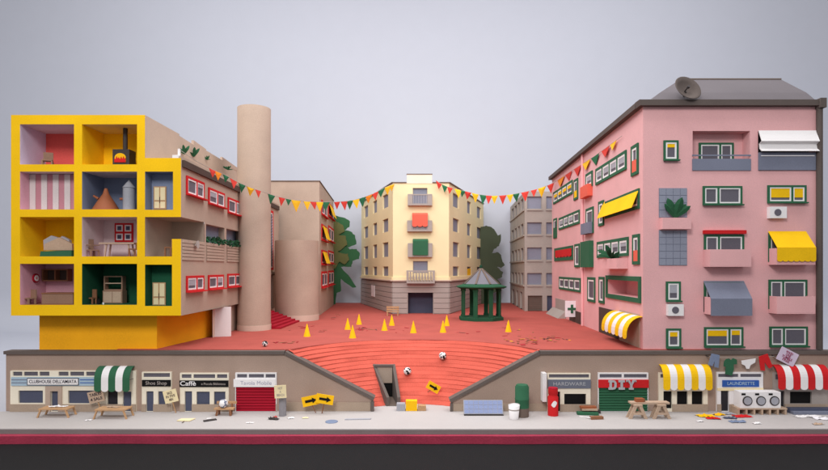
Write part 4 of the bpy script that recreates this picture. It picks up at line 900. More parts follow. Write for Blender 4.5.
x, y = room(57, 14); fr = Fr((x, y), (x + 1, y)); t = thing('sideboard', (x, y, zf4), 'low brown sideboard in the pink room', 'sideboard')
part('body', MB().box(fr, -15.4, 16.2, -14, 0, zf4 + .05, zf4 + 10, 'chair_brown'), t); part('top', MB().box(fr, -15.8, 16.4, -14.4, .5, zf4 + 10.05, zf4 + 11.2, 'wood_dark'), t)
fb_ = Fr((0, YH + 37.8), (1, YH + 37.8)); rr = RH + 37.8 / F; a, b, z0, z1 = (47 - CX) * rr, (72.5 - CX) * rr, DR - (281 - HY) * rr, DR - (269 - HY) * rr
m = MB().ring(fb_, a, b, z0, z1, 1.2, .1, 8, 'wood_dark'); m.box(fb_, a + 1.3, b - 1.3, .1, .6, z0 + 1.3, z1 - 1.3, 'brown_dark'); m.box(fb_, (a + b) / 2 - .6, (a + b) / 2 + .6, .7, 7.8, z0 + 1.3, z1 - 1.3, 'wood_dark')
solo('wall_shelf', m, 'dark wooden wall shelf hanging above the sideboard', 'shelf')
chair('beige chair left of the sideboard in the pink room', 29, 10, zf4, 8, 6.5, 14.5, 'chair_brown', rot=R(-20))
x, y = room(112.5, 22); fr = Fr((x, y), (x + 1, y)); t = thing('kitchen_dresser', (x, y, zf4), 'pinkish brown dresser with open shelves in the dark green room', 'dresser')
part('cabinet', MB().box(fr, -10, 10, -9, 0, zf4 + .05, zf4 + 13, 'chair_brown'), t); m = MB().ring(fr, -9.6, 9.6, zf4 + 13.05, zf4 + 28, 1.2, -8, -1, 'chair_brown'); m.box(fr, -8.3, 8.3, -7.8, -1.2, zf4 + 20, zf4 + 21, 'wood_pale'); part('shelves', m, t)
m = MB(); m.box(fr, -9, -.3, 0.02, .5, zf4 + 1, zf4 + 12, 'wood_pale'); m.box(fr, .3, 9, 0.02, .5, zf4 + 1, zf4 + 12, 'wood_pale'); part('doors', m, t)
chair('reddish wooden chair beside the dresser', 91.5, 14, zf4, 6, 6.5, 14.5, 'wood_dark', rot=R(-8))
x, y = room(99, 8); solo('small_jug', MB().lathe((x, y), [(1.5, zf4 + .05), (2, zf4 + 2.5), (1, zf4 + 4.6), (1.4, zf4 + 5.6)], 'black', 14), 'small black jug on the green room floor', 'jug')
x, y = room(103.4, 4); solo('small_cup', MB().lathe((x, y), [(.7, zf4 + .05), (1, zf4 + 2)], 'white', 12), 'tiny white cup on the green room floor', 'cup')
t = chair('brown chair on the corner loggia of the yellow house', 168, 22, fl + .1, 6.5, 10, 18, 'wood_dark', rot=R(-70))

# ------------------------------------------------------------------ plants
def plant(name, label, base, n, length, mat, spread=1.0, seed=1, ups=(.5, 1.0), width=.26, flat=1.0, group=None, pot=None):
    rnd = random.Random(seed); t = thing(name, base, label, 'plant', group); b0 = Vector(base); st = MB()
    for i in range(n):
        a = 2 * math.pi * (i + rnd.uniform(-.3, .3)) / n; el = rnd.uniform(*ups) * 1.4; L_ = length * rnd.uniform(.7, 1.1)
        d = Vector((math.cos(a) * spread, math.sin(a) * spread * flat, math.tan(min(el, 1.35)))).normalized(); side = d.cross(Vector((0, -1, .3))).normalized()
        w = L_ * width; m = MB(); p = [b0 + d * (L_ * u) + Vector((0, 0, -L_ * .22 * u * u)) for u in (0, .3, .55, .8, 1)]
        ws = [.12, .8, 1, .7, .02]; vs = []
        for q, k in zip(p, ws): vs += [q - side * (w * k / 2), q + Vector((0, -.15 * w * k, .1 * w * k)), q + side * (w * k / 2)]
        fs = []
        for j in range(4): fs += [(3 * j, 3 * j + 1, 3 * j + 4, 3 * j + 3), (3 * j + 1, 3 * j + 2, 3 * j + 5, 3 * j + 4)]
        part('leaf', m.add(vs, fs, mat), t, solid=.3)
    return t
plant('leafy_plant', 'big dark green leafy plant in the pink planter by the tiled panel', (XP(673), YP - 4, ZP(218.4)), 6, 27, 'leaf', seed=4, ups=(.55, .95), width=.30, flat=.2)
s_ = SP.S(618); b_ = SP.at(s_, 7, SP.Z(618, 258.6)); plant('leafy_plant', 'straggly green plant in the planter on the pink side wall', b_, 11, 24, 'leaf', seed=9, ups=(.2, .9), width=.26)
for k, (px, py, s) in enumerate([(184.5, 154.4, 2), (194, 157, 5)]):
    r = (1.128, 1.19)[k]; plant('terrace_plant', ['green spiky plant on the roof terrace near the yellow corner', 'green spiky plant on the roof terrace farther from the yellow corner'][k], ((px - CX) * r, (r - 1) * F, DR - (py - HY) * r), 7, 15, 'leaf', seed=s, ups=(.4, .95), group='plants on the roof terrace')
for k, (px, py, s) in enumerate([(207.5, 160, 8), (228, 170, 6)]):
    r = (1.262, 1.39)[k]; plant('terrace_plant', ['small green sprig on the terrace wall behind the first parapet step', 'small green sprig on the terrace wall close to the tower'][k], ((px - CX) * r, (r - 1) * F, DR - (py - HY) * r), 5, 10, 'leaf', seed=s, ups=(.3, .9), group='plants on the roof terrace')
for k, (a, lb) in enumerate([(215.3, 'trailing green hedge in the loggia opening nearer the yellow front'), (234, 'trailing green hedge in the loggia opening nearer the tower')]):
    s_ = SH.S(a); w_ = (SH.S(224) - SH.S(206)) / 2 if k == 0 else (SH.S(241) - SH.S(226.6)) / 2; rnd = random.Random(k); b_ = SH.at(s_, 1, zp)
    t = thing('hedge_plant', b_, lb, 'plant', 'hedges in the loggia openings'); m = MB()
    for i in range(90):
        u = rnd.uniform(-1, 1); c = Vector(SH.at(s_ + u * w_ * .96, rnd.uniform(-2.5, 3.5), zp + rnd.uniform(-1.5, 7.5) * (1 - .25 * abs(u)))); e1 = Vector((rnd.uniform(-1, 1), rnd.uniform(-1, 1), rnd.uniform(-.3, 1))).normalized(); e2 = e1.orthogonal(); L_ = rnd.uniform(3.5, 7.5)
        m.plate(c, e1, e2, [(-L_ * .5, 0), (-L_ * .1, L_ * .2), (L_ * .5, 0), (-L_ * .1, -L_ * .2)], .25, 'leaf')
    part('foliage', m, t)

# ------------------------------------------------------------------ balls
def ball(label, c, r, seed, mats=('white', 'black'), share=.5, group=None, cat='ball'):
    bm = bmesh.new(); bmesh.ops.create_icosphere(bm, subdivisions=3, radius=r); rnd = random.Random(seed); m = MB(); q = Matrix.Rotation(rnd.uniform(0, 6), 3, 'X') @ Matrix.Rotation(rnd.uniform(0, 6), 3, 'Z')
    cells = [Vector((rnd.gauss(0, 1), rnd.gauss(0, 1), rnd.gauss(0, 1))).normalized() for _ in range(64)]; cm = [mats[0] if rnd.random() > share else mats[1] for _ in cells]
    for f in bm.faces:
        k = max(range(64), key=lambda i: cells[i].dot(f.calc_center_median().normalized()))
        m.add([q @ v.co + Vector(c) for v in f.verts], [tuple(range(len(f.verts)))], cm[k])
    bm.free(); return solo('patchwork_ball', m, label, cat, group)
def bowl(px, py, lift):
    best = None
    for i in range(NST):
        z = PZ * (i + 1) / NST; rad = BR0 + (BR1 - BR0) * (i + .5) / NST
        r = 1.05
        for _ in range(30):
            x = (px - CX) * r; y = BCY + math.sqrt(max(1, rad * rad - x * x)); r = 1 + y / F
        e = abs(HY + (DR - z - lift) / r - py)
        if best is None or e < best[0]: best = (e, Vector((x, y, z)))
    return best[1]
p = bowl(407.4, 371.5, 3.4); ball('black and white patchwork ball on the red steps just right of the tunnel mouth', p + Vector((0, -1.2, 4.3)), 4.2, 3, group='patchwork balls')
p = bowl(442.6, 356, 3.4); ball('black and white patchwork ball higher on the red steps, towards the bandstand', p + Vector((0, -1.2, 4.2)), 4.1, 8, group='patchwork balls')
p = gpz(265, 346.5, PZ); ball('small black and white ball on the plaza behind the left wall coping', p + Vector((0, 0, 3)), 3.0, 5, group='patchwork balls')

# ------------------------------------------------------------------ placards and arrow signs
def placard(name, label, c, w, h, rot, mat, lines, ink, size, foot, lw=None, tilt=0.0, group=None, stickm='wood', cat='sign', stick=True, ey=None):
    ex = Vector((math.cos(rot), 0, math.sin(rot))); ey = Vector((-math.sin(rot) * math.cos(tilt), math.sin(tilt), math.cos(rot) * math.cos(tilt)))
    c = Vector(c); nn = ex.cross(ey).normalized(); t = thing(name, tuple(foot), label, cat, group)
    b = part('board', MB().plate(c, ex, ey, [(-w / 2, -h / 2), (w / 2, -h / 2), (w / 2, h / 2), (-w / 2, h / 2)], .7, mat), t)
    if lines:
        k = len(lines)
        for i, ln in enumerate(lines): text(b, ln, None, 0, 0, size, 0, ink, lw * len(ln) / max(len(l) for l in lines) if lw else None, ex=ex, ey=ey, c=c + nn * .42 + ey * (h * .8 * ((k - 1) / 2 - i) / k), weight=.04)
    if stick: part('stick', MB().bar(Vector(foot) + Vector((0, .9, .05)), c - ey * (h * .2) - nn * .75, .9, .8, stickm), t)
    return t, b, ex, ey, nn
def arrow_sign(label, c, w, h, rot, foot, tilt=0.0):
    t, b, ex, ey, nn = placard('arrow_sign', label, c, w, h, rot, 'cone_yellow', None, None, 0, foot, tilt=tilt, group='yellow arrow signs', stickm='wood_dark')
    a, q = w * .32, h * .13
    part('arrow', MB().plate(Vector(c) + nn * .55, ex, ey, [(-a, -q), (a * .35, -q), (a * .35, -h * .3), (a * 1.15, 0), (a * .35, h * .3), (a * .35, q), (-a, q)], .3, 'black'), b)
arrow_sign('yellow arrow sign tilted up to the right, left one of the pair by the wall', (X1(310.6) * .985, -9, Z1(399.5) + 1), 16.5, 9.6, R(12), (X1(315.6) * .985, -8, 0))
arrow_sign('yellow arrow sign tilted down to the right, right one of the pair by the wall', (X1(324.8) * .98, -10.8, Z1(397.6) + 1), 17, 9.2, R(-9), (X1(321.6) * .98, -10, 0))
p = bowl(429.5, 391, 0); arrow_sign('yellow arrow sign stuck in the red steps of the bowl', p + Vector((4, -5, 6)), 14, 8.4, R(-30), p + Vector((-2, -3, 0)))
def onst(px, py): return gpz(px, py, 0)
p = onst(105.4, 411.2); placard('placard', 'beige placard tilted on a stick beside the green awning', (X1(96) * .985, -8, DR - (396.6 - HY) * .985), 15.5, 11.5, R(14), 'wood_pale', ['TABLES', '4 SALE'], 'ink', 4.2, (X1(101) * .985, -8, 0), 12)
placard('placard', 'cream placard leaning on a stick before the shoe shop window', (X1(170.6) * .985, -8.2, DR - (396.2 - HY) * .985), 13.2, 12.4, R(14), 'cream', ['BACK', 'IN FIVE', 'MIN'], 'kraft_dark', 3.6, (X1(175.4) * .985, -8, 0), 9)
placard('placard', 'pale yellow notice standing against the round metal bin', (X1(280.6) * .955, -25.6, DR - (391.4 - HY) * .955), 11.2, 12.2, R(3), 'cream', ['NOT', 'A', 'BENCH'], 'stone_grey', 3.2, (X1(281) * .96, -24, 0), 7, stick=False)
t, b, ex, ey, nn = placard('placard', 'pink tilted sign with handwriting above the red awning', (X1(784.6), -4.2, Z1(356)), 18.6, 13.8, R(-27), 'lavender', ['WASH', 'ONE', 'TUMBLE', 'FREE'], 'ink_red', 3.6, (X1(784.6), -2.4, Z1(366)), 11, stick=False)
part('peg', MB().box(F1, X1(784), X1(785.6), 2.3, 3.9, Z1(357), Z1(355.4), 'wood_dark'), t)

# ------------------------------------------------------------------ street furniture and clutter
def street_table(label, px0, px1, pyf, pyb, ht, mat='wood'):
    rf, rb2 = rz(pyf, 0), rz(pyb, 0); y0, y1 = (rf - 1) * F, (rb2 - 1) * F; rm = (rf + rb2) / 2; x0, x1 = (px0 - CX) * rm, (px1 - CX) * rm
    t = thing('trestle_table', ((x0 + x1) / 2, (y0 + y1) / 2, 0), label, 'table', 'wooden tables on the street'); m = MB(); k = 4; w = (y1 - y0 - 1) / k
    for i in range(k): m.wbox(x0 + 1.4 + .3 * (i % 2), x1 - 1.4 + .3 * (i % 3), y0 + .5 + w * i, y0 + .5 + w * (i + 1) - .25, ht - 1.1, ht, mat)
    part('tabletop', m, t); 
    for a, ax in ((x0 + 3.5, x0), (x1 - 3.5, x1)):
        for yy in (y0 + 1, y1 - 1): part('leg', MB().bar((a, yy, ht - 1.15), (ax + (.6 if ax == x0 else -.6), yy, .05), 1.5, 1.3, mat), t)
    return t
street_table('low wooden table outside the clubhouse with white paper on it', 41, 73, 418, 414.2, 8.6, 'wood'); t1 = onst(57, 415)
street_table('low wooden table under the green striped awning', 97, 130.6, 419.4, 415.2, 9.2, 'wood')
def flat(name, label, cat, px, py, w, d, rot, mat, z=0.03, th=.35, pts=None, crumple=0.0, group=None, seed=1):
    p = onst(px, py); c, s = math.cos(rot), math.sin(rot); P0 = pts or [(-.5, -.5), (.5, -.5), (.5, .5), (-.5, .5)]; rnd = random.Random(seed); m = MB()
    if crumple:
        n = 9; vs = []
        for j in range(n):
            for i in range(n):
                u, v = i / (n - 1) - .5, j / (n - 1) - .5; k = .5 + .5 * math.cos(2 * math.pi * (u * 1.0)); rr_ = 1 + rnd.uniform(-.18, .12) if (i in (0, n - 1) or j in (0, n - 1)) else 1
                x, y = u * w * rr_, v * d * rr_; vs.append((p.x + x * c - y * s, p.y + x * s + y * c, z + .3 + abs(rnd.gauss(0, crumple)) * (1.3 - abs(u) - abs(v))))
        m.add(vs, [(j * n + i, j * n + i + 1, (j + 1) * n + i + 1, (j + 1) * n + i) for j in range(n - 1) for i in range(n - 1)], mat)
    else:
        m.slab([(p.x + a * w * c - b * d * s, p.y + a * w * s + b * d * c) for a, b in P0], z, z + th, mat)
    return solo(name, m, label, cat, group)
flat('paper_sheet', 'white crumpled paper sheets on the clubhouse table', 'paper', 58, 415.8, 16, 4, .1, 'white', z=8.65, crumple=.7)
flat('paper_sheet', 'yellowish paper sheet on the table under the green awning', 'paper', 113, 417, 12, 3.6, -.1, 'wood_pale', z=9.25, crumple=.5)
def lying_sign(px, py):
    p = onst(px, py); t = thing('fallen_placard', p, 'cream placard fallen flat on the street before the cafe', 'sign')
    part('board', MB().slab([(p.x - 7, p.y - 3), (p.x + 5.4, p.y - 4), (p.x + 7.5, p.y + 4.6), (p.x - 5.6, p.y + 4.2)], .3, .9, 'cream'), t); part('stick', MB().bar((p.x, p.y - .6, .12), (p.x + .6, p.y - 9, .3), 1, .5, 'kraft_dark'), t)
lying_sign(185.6, 420.4)
flat('dark_board', 'dark board lying on the street in front of the cafe', 'board', 210, 420.6, 11.5, 4, .6, 'iron', th=.9); flat('paper_scrap', 'white paper scrap lying on the dark board', 'paper', 209, 419.6, 4, 2.4, .3, 'white', z=1.0)
flat('paper_scrap', 'small white paper scrap on the street before the red shutter', 'paper', 250, 423, 7, 2.6, .1, 'white', crumple=.35); flat('paper_scrap', 'white paper scrap right of the round metal bin', 'paper', 291, 418.4, 6, 4, .4, 'white', crumple=.6, seed=4)
flat('paper_scrap', 'pale crumpled paper on the kerb under the left arrow sign', 'paper', 305.4, 418.2, 6, 3, .1, 'cream', crumple=.5, seed=7); flat('paper_scrap', 'white paper scrap between the two wooden tables', 'paper', 89, 420.4, 6, 3, .2, 'white', crumple=.4, seed=8)
flat('rag', 'dark crumpled rag on the street before the metal bin', 'rag', 273.6, 419.4, 10, 4.6, -.2, 'iron', crumple=1.0, seed=2); flat('rag', 'small reddish scrap on the dark rag by the metal bin', 'rag', 275.4, 418.6, 4, 2, .3, 'room_red', z=1.0, crumple=.6, seed=3)
p = onst(331.6, 421.8); solo('manhole_cover', MB().lathe((p.x, p.y), [(5.8, .02), (5.8, .5), (5.2, .6)], 'denim', 28), 'blue-grey round disc lying on the street', 'cover')
flat('card_strip', 'long grey-blue strip lying on the street beside the round disc', 'strip', 358, 419.4, 25, 3.6, .1, 'grey', th=.7, pts=[(-.5, -.3), (.46, -.5), (.5, .2), (-.46, .5)])
# bin
p = onst(282.6, 415.6); t = thing('metal_bin', p, 'round ribbed metal bin beside the red shutter', 'bin'); part('body', MB().lathe((p.x, p.y), [(3.2, .05), (3.3, 18)], 'tin', 24), t); part('rim', MB().lathe((p.x, p.y), [(3.6, 17), (3.6, 18.4), (2.9, 18.5)], 'tin', 24), t)
m = MB()
for i in range(12): a = 2 * math.pi * i / 12; m.tube((p.x + 3.3 * math.cos(a), p.y + 3.3 * math.sin(a), .3), (p.x + 3.35 * math.cos(a), p.y + 3.35 * math.sin(a), 16.8), .3, 'tin', seg=6)
part('ribs', m, t)
# cafe bench with ball
p = onst(225, 414.6); x, y = p.x, p.y; t = thing('picnic_bench', p, 'rough wooden bench outside the cafe with a ball on it', 'bench')
part('seat', MB().wbox(x - 9.5, x + 9.5, y - 4, y + 1.5, 5.6, 7, 'wood'), t); part('backrest', MB().wbox(x - 9, x + 10.5, y + 2.6, y + 3.6, 10, 12.4, 'wood'), t)
for a in (-6, 6): part('leg', MB().bar((x + a, y - 3.6, 5.6), (x + a * 1.15, y - 4.4, .05), 1.8, 1.6, 'wood_dark'), t); part('leg', MB().bar((x + a, y + 3, 10.4), (x + a, y + 1, .05), 1.4, 1.4, 'wood_dark'), t)
ball('white and steel blue patchwork ball on the cafe bench', (x - 1, y - 1.4, 11.3), 4.2, 14, ('white', 'slate'), .4, 'patchwork balls')
# boxes in front of the bowl
for nm, px0, px1, py, mt, h, lb in [('card_box', 396.6, 405.2, 404, 'grey', 6.6, 'small grey box left of the yellow box'), ('card_box', 405.8, 417.2, 401.6, 'cone_yellow', 9.6, 'bright yellow box in front of the red bowl'), ('card_box', 417.8, 426, 406.8, 'wood', 4.6, 'low brown cardboard box right of the yellow box')]:
    m = MB(); m.wbox((px0 - CX), (px1 - CX), .2, 8, .03, h, mt); m.wbox((px0 - CX) + .2, (px1 - CX) - .2, .4, 3.9, h + .02, h + .35, mt); m.wbox((px0 - CX) + .2, (px1 - CX) - .2, 4.2, 7.8, h + .02, h + .35, mt); solo(nm, m, lb, 'box', 'boxes before the red bowl')
# solar panel
p = onst(483.5, 415.4); x, y = p.x, p.y; t = thing('solar_panel', p, 'blue gridded solar panel leaning against the right wall', 'solar panel'); ex, ey = Vector((1, 0, 0)), Vector((0, .42, 1)).normalized(); c = Vector((x, y + 2.4, 7.6))
o = part('panel', MB().plate(c, ex, ey, [(-19.2, -6.8), (19.2, -6.8), (19.2, 6.8), (-19.2, 6.8)], .8, 'grey'), t); m = MB()
for i in range(8):
    for j in range(3): cx_, cy_ = -18.6 + 37.2 * (i + .5) / 8, -6.3 + 12.6 * (j + .5) / 3; m.plate(c + ex.cross(ey) * .5, ex, ey, [(cx_ - 2.12, cy_ - 1.9), (cx_ + 2.12, cy_ - 1.9), (cx_ + 2.12, cy_ + 1.9), (cx_ - 2.12, cy_ + 1.9)], .2, 'panel_blue')
part('cells', m, o); part('base', MB().wbox(x - 18.8, x + 19.4, y - 1.2, y + 4.4, .03, .7, 'iron'), t)
# barrel, bucket, gas bottle
p = onst(522, 416.2); x, y = p.x, p.y; t = thing('green_barrel', p, 'tall barrel, green above and grey-brown below, beside the bucket', 'barrel'); part('lower_body', MB().lathe((x, y), [(6.4, .05), (6.5, 8.6)], 'kraft_dark', 28), t)
part('upper_body', MB().lathe((x, y), [(6.6, 8.62), (6.6, 16), (6.9, 16.4), (6.9, 17.2), (6.6, 17.6), (6.6, 28.6), (5.8, 29.6)], 'green', 28), t); part('lid', MB().lathe((x, y), [(5.9, 29.62), (5.4, 30.6)], 'green', 28), t)
p = onst(514, 418.6); x, y = p.x, p.y; t = thing('bucket', p, 'white bucket with a wire handle in front of the green barrel', 'bucket'); part('body', MB().lathe((x, y), [(4.1, .05), (5.4, 13), (4.9, 13), (3.8, 1)], 'white', 28, cap=False), t); part('band', MB().lathe((x, y), [(4.95, 8.2), (5.05, 9.4)], 'stone_grey', 28), t)
part('bottom', MB().lathe((x, y), [(3.9, .6), (3.9, 1.0)], 'white', 20), t); m = MB(); h_ = [(5.4 * math.cos(R(a)), -3.5 * math.sin(R(a)), 12.4 + 3 * math.sin(R(a))) for a in range(0, 181, 15)]
for a, b in zip(h_, h_[1:]): m.tube((x + a[0], y + a[1], a[2]), (x + b[0], y + b[1], b[2]), .3, 'white', seg=6)
part('handle', m, t)
p = onst(553, 415.2); x, y = p.x, p.y; t = thing('gas_bottle', p, 'red gas bottle with a white leaf emblem before the hardware shop', 'gas bottle'); part('body', MB().lathe((x, y), [(5.0, .05), (5.1, 18), (4.2, 19.4), (4.2, 20.4), (4.6, 20.8), (4.6, 26)], 'red', 28), t); part('collar', MB().lathe((x, y), [(4.65, 26.02), (4.3, 27)], 'crimson', 28), t)
m = MB(); k = 7
for i in range(k):
    a0, a1 = R(-90 - 34 + 68 * i / k), R(-90 - 34 + 68 * (i + 1) / k); ff = lambda u: 3.1 * math.sin(math.pi * min(1, max(0, u))) ; u0, u1 = i / k, (i + 1) / k; rr = 5.22
    m.add([(x + rr * math.cos(a0), y + rr * math.sin(a0), 12 - ff(u0) + 2 * (u0 - .5)), (x + rr * math.cos(a1), y + rr * math.sin(a1), 12 - ff(u1) + 2 * (u1 - .5)), (x + rr * math.cos(a1), y + rr * math.sin(a1), 12 + ff(u1) + 2 * (u1 - .5)), (x + rr * math.cos(a0), y + rr * math.sin(a0), 12 + ff(u0) + 2 * (u0 - .5))], [(0, 1, 2, 3)], 'white')
part('leaf_emblem', m, t)
# plank heap
def plank(label, px, py, z, L_, w, h, rot, mat, tilt=0.0):
    p = onst(px, py); d = Vector((math.cos(rot) * math.cos(tilt), math.sin(rot) * math.cos(tilt), math.sin(tilt))); c = p + Vector((0, 0, z + h / 2)); return solo('plank', MB().bar(c - d * L_ / 2, c + d * L_ / 2, w, h, mat), label, 'plank', 'planks heaped by the green shutter')
plank('green plank at the bottom of the heap by the green shutter', 587.5, 414.4, .05, 20, 7, 2.2, -.12, 'green'); plank('dark grey plank end behind the green plank', 594.5, 413, .05, 11, 4, 3.4, -.1, 'iron'); plank('yellowish plank lying on the green plank', 589.5, 413.8, 3.5, 15, 4, 1.6, -.08, 'wood_pale'); plank('orange brown plank on top of the heap', 588, 413.2, 5.2, 15.5, 5, 1.9, .05, 'copper')
plank('reddish brown plank lying in front of the heap', 596.5, 419, .05, 12, 4.2, 2.6, .1, 'wood_dark'); plank('thin pale strip leaning across the front of the heap', 585.5, 417.8, .3, 14, 1.1, .8, -.95, 'white', .1)
# sawhorses
def sawhorse(label, px0, px1, py):
    p = onst((px0 + px1) / 2, py); r = rz(py, 0); hw = (px1 - px0) / 2 * r; x, y = p.x, p.y; t = thing('sawhorse', p, label, 'sawhorse', 'sawhorses')
    for yy in (y, y + 6):
        fr = Fr((x, yy), (x + 1, yy)); 
        for s in (-1, 1): part('leg', MB().prism(fr, [(s * (hw - 3.2), .04), (s * hw, .04), (s * 3.8, 12), (s * .6, 12)], -1.2, 0, 'wood_pale'), t)
        part('crossbar', MB().box(fr, -hw * .55, hw * .55, .02, .9, 4.2, 6, 'wood_pale'), t)
    part('top_beam', MB().wbox(x - 4, x + 4, y - .4, y + 7.6, 12.05, 13.4, 'wood_pale'), t)
sawhorse('left pale wooden sawhorse under the plank, nearer the green shutter', 628.6, 648, 419); sawhorse('right pale wooden sawhorse under the plank, nearer the yellow awning', 652.6, 671.4, 419)
p = onst(650, 418); solo('worktop_plank', MB().wbox(p.x - 18.6, p.x + 18.2, p.y - 1.6, p.y + 6, 13.45, 15.2, 'wood_pale'), 'pale plank laid across the two sawhorses', 'plank'); m = MB(); m.wbox(p.x - 13.4, p.x - 5.8, p.y - .6, p.y + 4, 15.25, 18.6, 'copper'); m.wbox(p.x - 5.75, p.x - 4.6, p.y, p.y + 3, 15.6, 18.2, 'wood_dark'); solo('tool_box', m, 'brown wooden block on the sawhorse plank', 'block')
# washing machines on a pallet
r = .975; y0 = (r - 1) * F; px = [740.2, 753.8, 767.3, 780.8]; zt_, zb_ = DR - (392 - HY) * r, DR - (408 - HY) * r
t = thing('pallet', ((760 - CX) * r, y0, 0), 'wooden pallet raised on blocks under the washing machines', 'pallet')
part('deck', MB().wbox((737.6 - CX) * r, (787 - CX) * r, y0 - .6, y0 + 12, zb_ - 1.4, zb_ - .05, 'wood_pale'), t)
for i in range(7): xx = (738.6 + 47 * i / 6 - CX) * r; part('block', MB().wbox(xx - .9, xx + .9, y0 - .4, y0 + 11.6, .04, zb_ - 1.45, 'wood_pale'), t)
for i, lb in enumerate(['left white washing machine of the row, nearest the laundrette door', 'middle white washing machine of the row on the pallet', 'right white washing machine of the row, nearest the red awning']):
    a, b = (px[i] - CX) * r + .06, (px[i + 1] - CX) * r - .06; cx_ = (a + b) / 2 + .3; fr = Fr((0, y0), (1, y0)); t = thing('washing_machine', ((a + b) / 2, y0 + 6, zb_), lb, 'washing machine', 'washing machines'); cz = zb_ + (zt_ - zb_) * .45
    part('body', MB().box(fr, a, b, -11, 0, zb_, zt_, 'white'), t); cyl = lambda rr: [(cx_ + rr * math.cos(2 * math.pi * k / 28), cz + rr * math.sin(2 * math.pi * k / 28)) for k in range(28)]
    o = part('door', MB().prism(fr, cyl(4.7), .02, .7, 'iron'), t); part('door_glass', MB().prism(fr, cyl(3.7), .72, 1.0, 'grey'), o); part('control_panel', MB().box(fr, a + 1.2, a + 5, .02, .4, zt_ - 3, zt_ - 1.2, 'black'), t)
# clothesline and washing
Ln = lambda x: Z1(355.5 + 1.8 * math.sin(math.pi * (x - 706) / 66)) if x <= 772 else Z1(355)
m = MB(); pp = [(X1(x), -4.5, Ln(x)) for x in range(706, 773, 6)]
for a, b in zip(pp, pp[1:]): m.tube(a, b, .22, 'stone_grey', seg=6)
m.tube((X1(706), -.1, Ln(706)), (X1(706), -5, Ln(706)), .5, 'iron', seg=8); m.tube((X1(772), -.1, Ln(772)), (X1(772), -5, Ln(772)), .5, 'iron', seg=8); solo('clothesline', m, 'thin cord strung along the wall above the laundrette', 'clothesline')
def washing(name, label, pts, mat, dy=0):
    fr = Fr((0, -5.4 - dy), (1, -5.4 - dy)); rr = 1 - (5.4 + dy) / F; m = MB().prism(fr, [((a - CX) * rr, DR - (b - HY) * rr) for a, b in pts], -.35, .35, mat)
    xs = [(a - CX) * rr for a, b in pts]; o = solo(name, m, label, 'clothing', 'clothes on the line'); return o
washing('shorts', 'grey-blue shorts hanging on the line', [(711.6, 353.4), (719.6, 355), (718.4, 367.8), (714.2, 366.8), (714.6, 360.6), (712.4, 366.2), (708.2, 364.6)], 'denim'); washing('shirt', 'green shirt hanging on the line', [(726, 359), (729, 358.4), (731, 360), (733, 358), (736.8, 359.6), (737, 364), (733.6, 364.4), (733.8, 369), (731.8, 375.6), (725.2, 374), (725.8, 366.6), (723.6, 366.4), (724, 361.6)], 'green', .3); washing('briefs', 'white briefs hanging on the line', [(741.4, 360.6), (755.6, 358.4), (755, 362.4), (750.4, 365), (749, 368.8), (746.4, 368.6), (745, 365.6), (741.8, 364)], 'white'); washing('trousers', 'red trousers hanging on the line', [(758.8, 356.6), (767.4, 353.6), (772.6, 366.4), (769, 368.4), (764.4, 361.8), (764.8, 370.6), (760.6, 370.2)], 'red', .3)
for nm, lb, px_, py_, w, d, ro, mt, sd in [('clothes_heap', 'yellow clothes lying left in the heap before the laundrette', 705.5, 416.2, 16, 9, .1, 'yellow', 1), ('clothes_heap', 'red cloth lying in front of the yellow clothes', 713, 418.8, 13, 6, -.1, 'red', 2), ('clothes_heap', 'second yellow cloth behind the red one', 719, 415, 11, 6, .2, 'cone_yellow', 3), ('clothes_heap', 'pale grey cloth in the middle of the heap', 727, 414, 13, 6, .1, 'grey', 4), ('clothes_heap', 'dark blue cloth in the middle of the heap', 730, 418.4, 12, 5, -.15, 'slate_dark', 5), ('clothes_heap', 'grey-blue cloth nearest the kerb', 737, 422, 15, 7, .05, 'denim', 6), ('clothes_heap', 'bright red crumpled cloth before the pallet', 742, 416.6, 17, 9, .1, 'red', 7), ('newspaper_heap', 'white newspaper sheets spread below the red awning', 808, 416.6, 26, 8, .1, 'white', 8), ('newspaper_heap', 'second white newspaper sheet at the far right of the street', 822, 419, 14, 8, -.2, 'pharmacy_white', 9), ('paper_scrap', 'small white paper before the yellow awning shop', 700, 421.6, 7, 3, .1, 'white', 10), ('paper_scrap', 'brown paper scrap at the kerb below the newspapers', 818, 424.5, 10, 4, .1, 'wood_pale', 11), ('paper_scrap', 'white paper scrap at the kerb right of the heap', 757, 423.6, 8, 4, .2, 'white', 12)]:
    flat(nm, lb, 'newspaper' if 'news' in nm else 'paper' if 'paper' in nm else 'cloth', px_, py_, w, d, ro, mt, crumple=.75 if nm == 'clothes_heap' else .7, seed=sd)
# plaza bench
p = gpz(392.6, 315.8, PZ); x, y, z = p; t = thing('park_bench', p, 'yellowish slatted wooden bench beside the cream building', 'bench'); m = MB(); b_ = MB()
for i in range(3): m.wbox(x - 11, x + 11, y - 1 + i * 3, y + 1.4 + i * 3, z + 6.4, z + 7.4, 'wood'); 
for i in range(2): b_.wbox(x - 11, x + 11, y + 8, y + 9, z + 9 + i * 4, z + 11.8 + i * 4, 'wood')
part('seat', m, t); part('backrest', b_, t)
for a in (-9, 9): part('leg', MB().wbox(x + a - .9, x + a + .9, y - .6, y + .9, z + .03, z + 6.35, 'wood'), t); part('leg', MB().wbox(x + a - .9, x + a + .9, y + 9.05, y + 10.4, z + .03, z + 16, 'wood'), t)
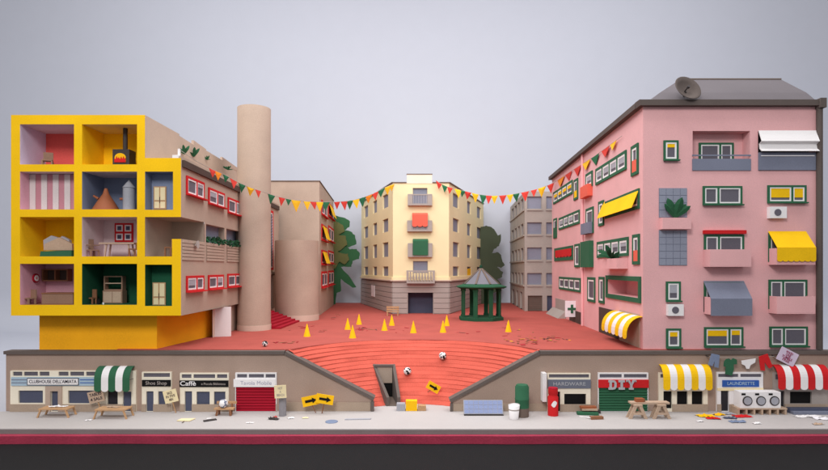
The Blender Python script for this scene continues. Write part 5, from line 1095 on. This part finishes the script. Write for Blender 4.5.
# paper scraps scattered over plaza and bowl
def scraps(label, spots, mats, seed):
    rnd = random.Random(seed); m = MB()
    for px_, py_, n, sx, sy in spots:
        for _ in range(n):
            q = gpz(px_ + rnd.gauss(0, sx), max(312, py_ + rnd.gauss(0, sy)), PZ + .15); a = rnd.uniform(0, 3.14); L_, w = rnd.uniform(1, 5), rnd.uniform(.5, 1.3)
            m.plate(q + Vector((0, 0, .25)), (math.cos(a), math.sin(a), rnd.uniform(-.08, .08)), (-math.sin(a), math.cos(a), rnd.uniform(-.2, .2)), [(-L_, -w), (L_, -w * .6), (L_ * .8, w), (-L_ * .7, w * .8)], .2, rnd.choice(mats))
    o = solo('paper_scraps', m, label, 'litter'); o['kind'] = 'stuff'
scraps('scattered brown and yellow paper scraps on the plaza right of the bandstand', [(535, 341, 26, 12, 2), (550, 338.5, 18, 8, 1.6), (520, 339, 12, 9, 3), (508, 327, 6, 6, 2)], ['brown_dark', 'wood_dark', 'cone_yellow', 'wood_dark', 'crimson'], 3)
scraps('scattered dark paper scraps on the plaza between the cones', [(361, 329, 20, 7, 1.2), (300, 328, 9, 8, 2), (324, 331, 4, 3, .6), (336, 317, 5, 6, 1), (286, 343, 9, 8, 1), (400, 330, 4, 8, 3), (470, 334, 4, 12, 2)], ['brown_dark', 'crimson', 'wood_dark', 'crimson'], 4)

# ------------------------------------------------------------------ camera, lamps, render settings
w = bpy.data.worlds.new('World'); bpy.context.scene.world = w; w.use_nodes = True
bg = w.node_tree.nodes['Background']; bg.inputs['Color'].default_value = (.95, .96, 1, 1); bg.inputs['Strength'].default_value = 0.50
def area(name, loc, target, sx, sy, power, col=(1, 1, 1), spread=180):
    l = bpy.data.lights.new(name, 'AREA'); l.shape = 'RECTANGLE'; l.size = sx * U; l.size_y = sy * U; l.energy = power; l.color = col; l.spread = R(spread)
    o = bpy.data.objects.new(name, l); C.objects.link(o); o.location = Vector(loc) * U
    o.rotation_euler = (Vector(target) - Vector(loc)).to_track_quat('-Z', 'Y').to_euler(); return o
area('overhead_softbox', (0, 40, 680), (0, 190, 70), 1100, 420, 128, (1, .99, .98))
area('front_softbox', (-170, -700, 640), (0, 60, 100), 260, 220, 92, (1, .99, .975))
area('backdrop_lamp', (0, 330, 900), (0, 790, 420), 1500, 240, 66, (.98, .98, 1))
cam = bpy.data.cameras.new('Camera'); co = bpy.data.objects.new('Camera', cam); C.objects.link(co)
co.location = (0, -F * U, DR * U); co.rotation_euler = (R(90), 0, 0)
cam.sensor_width = 36; cam.sensor_fit = 'HORIZONTAL'; cam.lens = F / 828 * 36; cam.shift_y = (HY - 235) / 828; cam.clip_start = .01; cam.clip_end = 100
sc = bpy.context.scene; sc.camera = co
sc.view_settings.view_transform = 'Standard'; sc.view_settings.look = 'None'; sc.view_settings.exposure = 0.14; sc.view_settings.gamma = 1
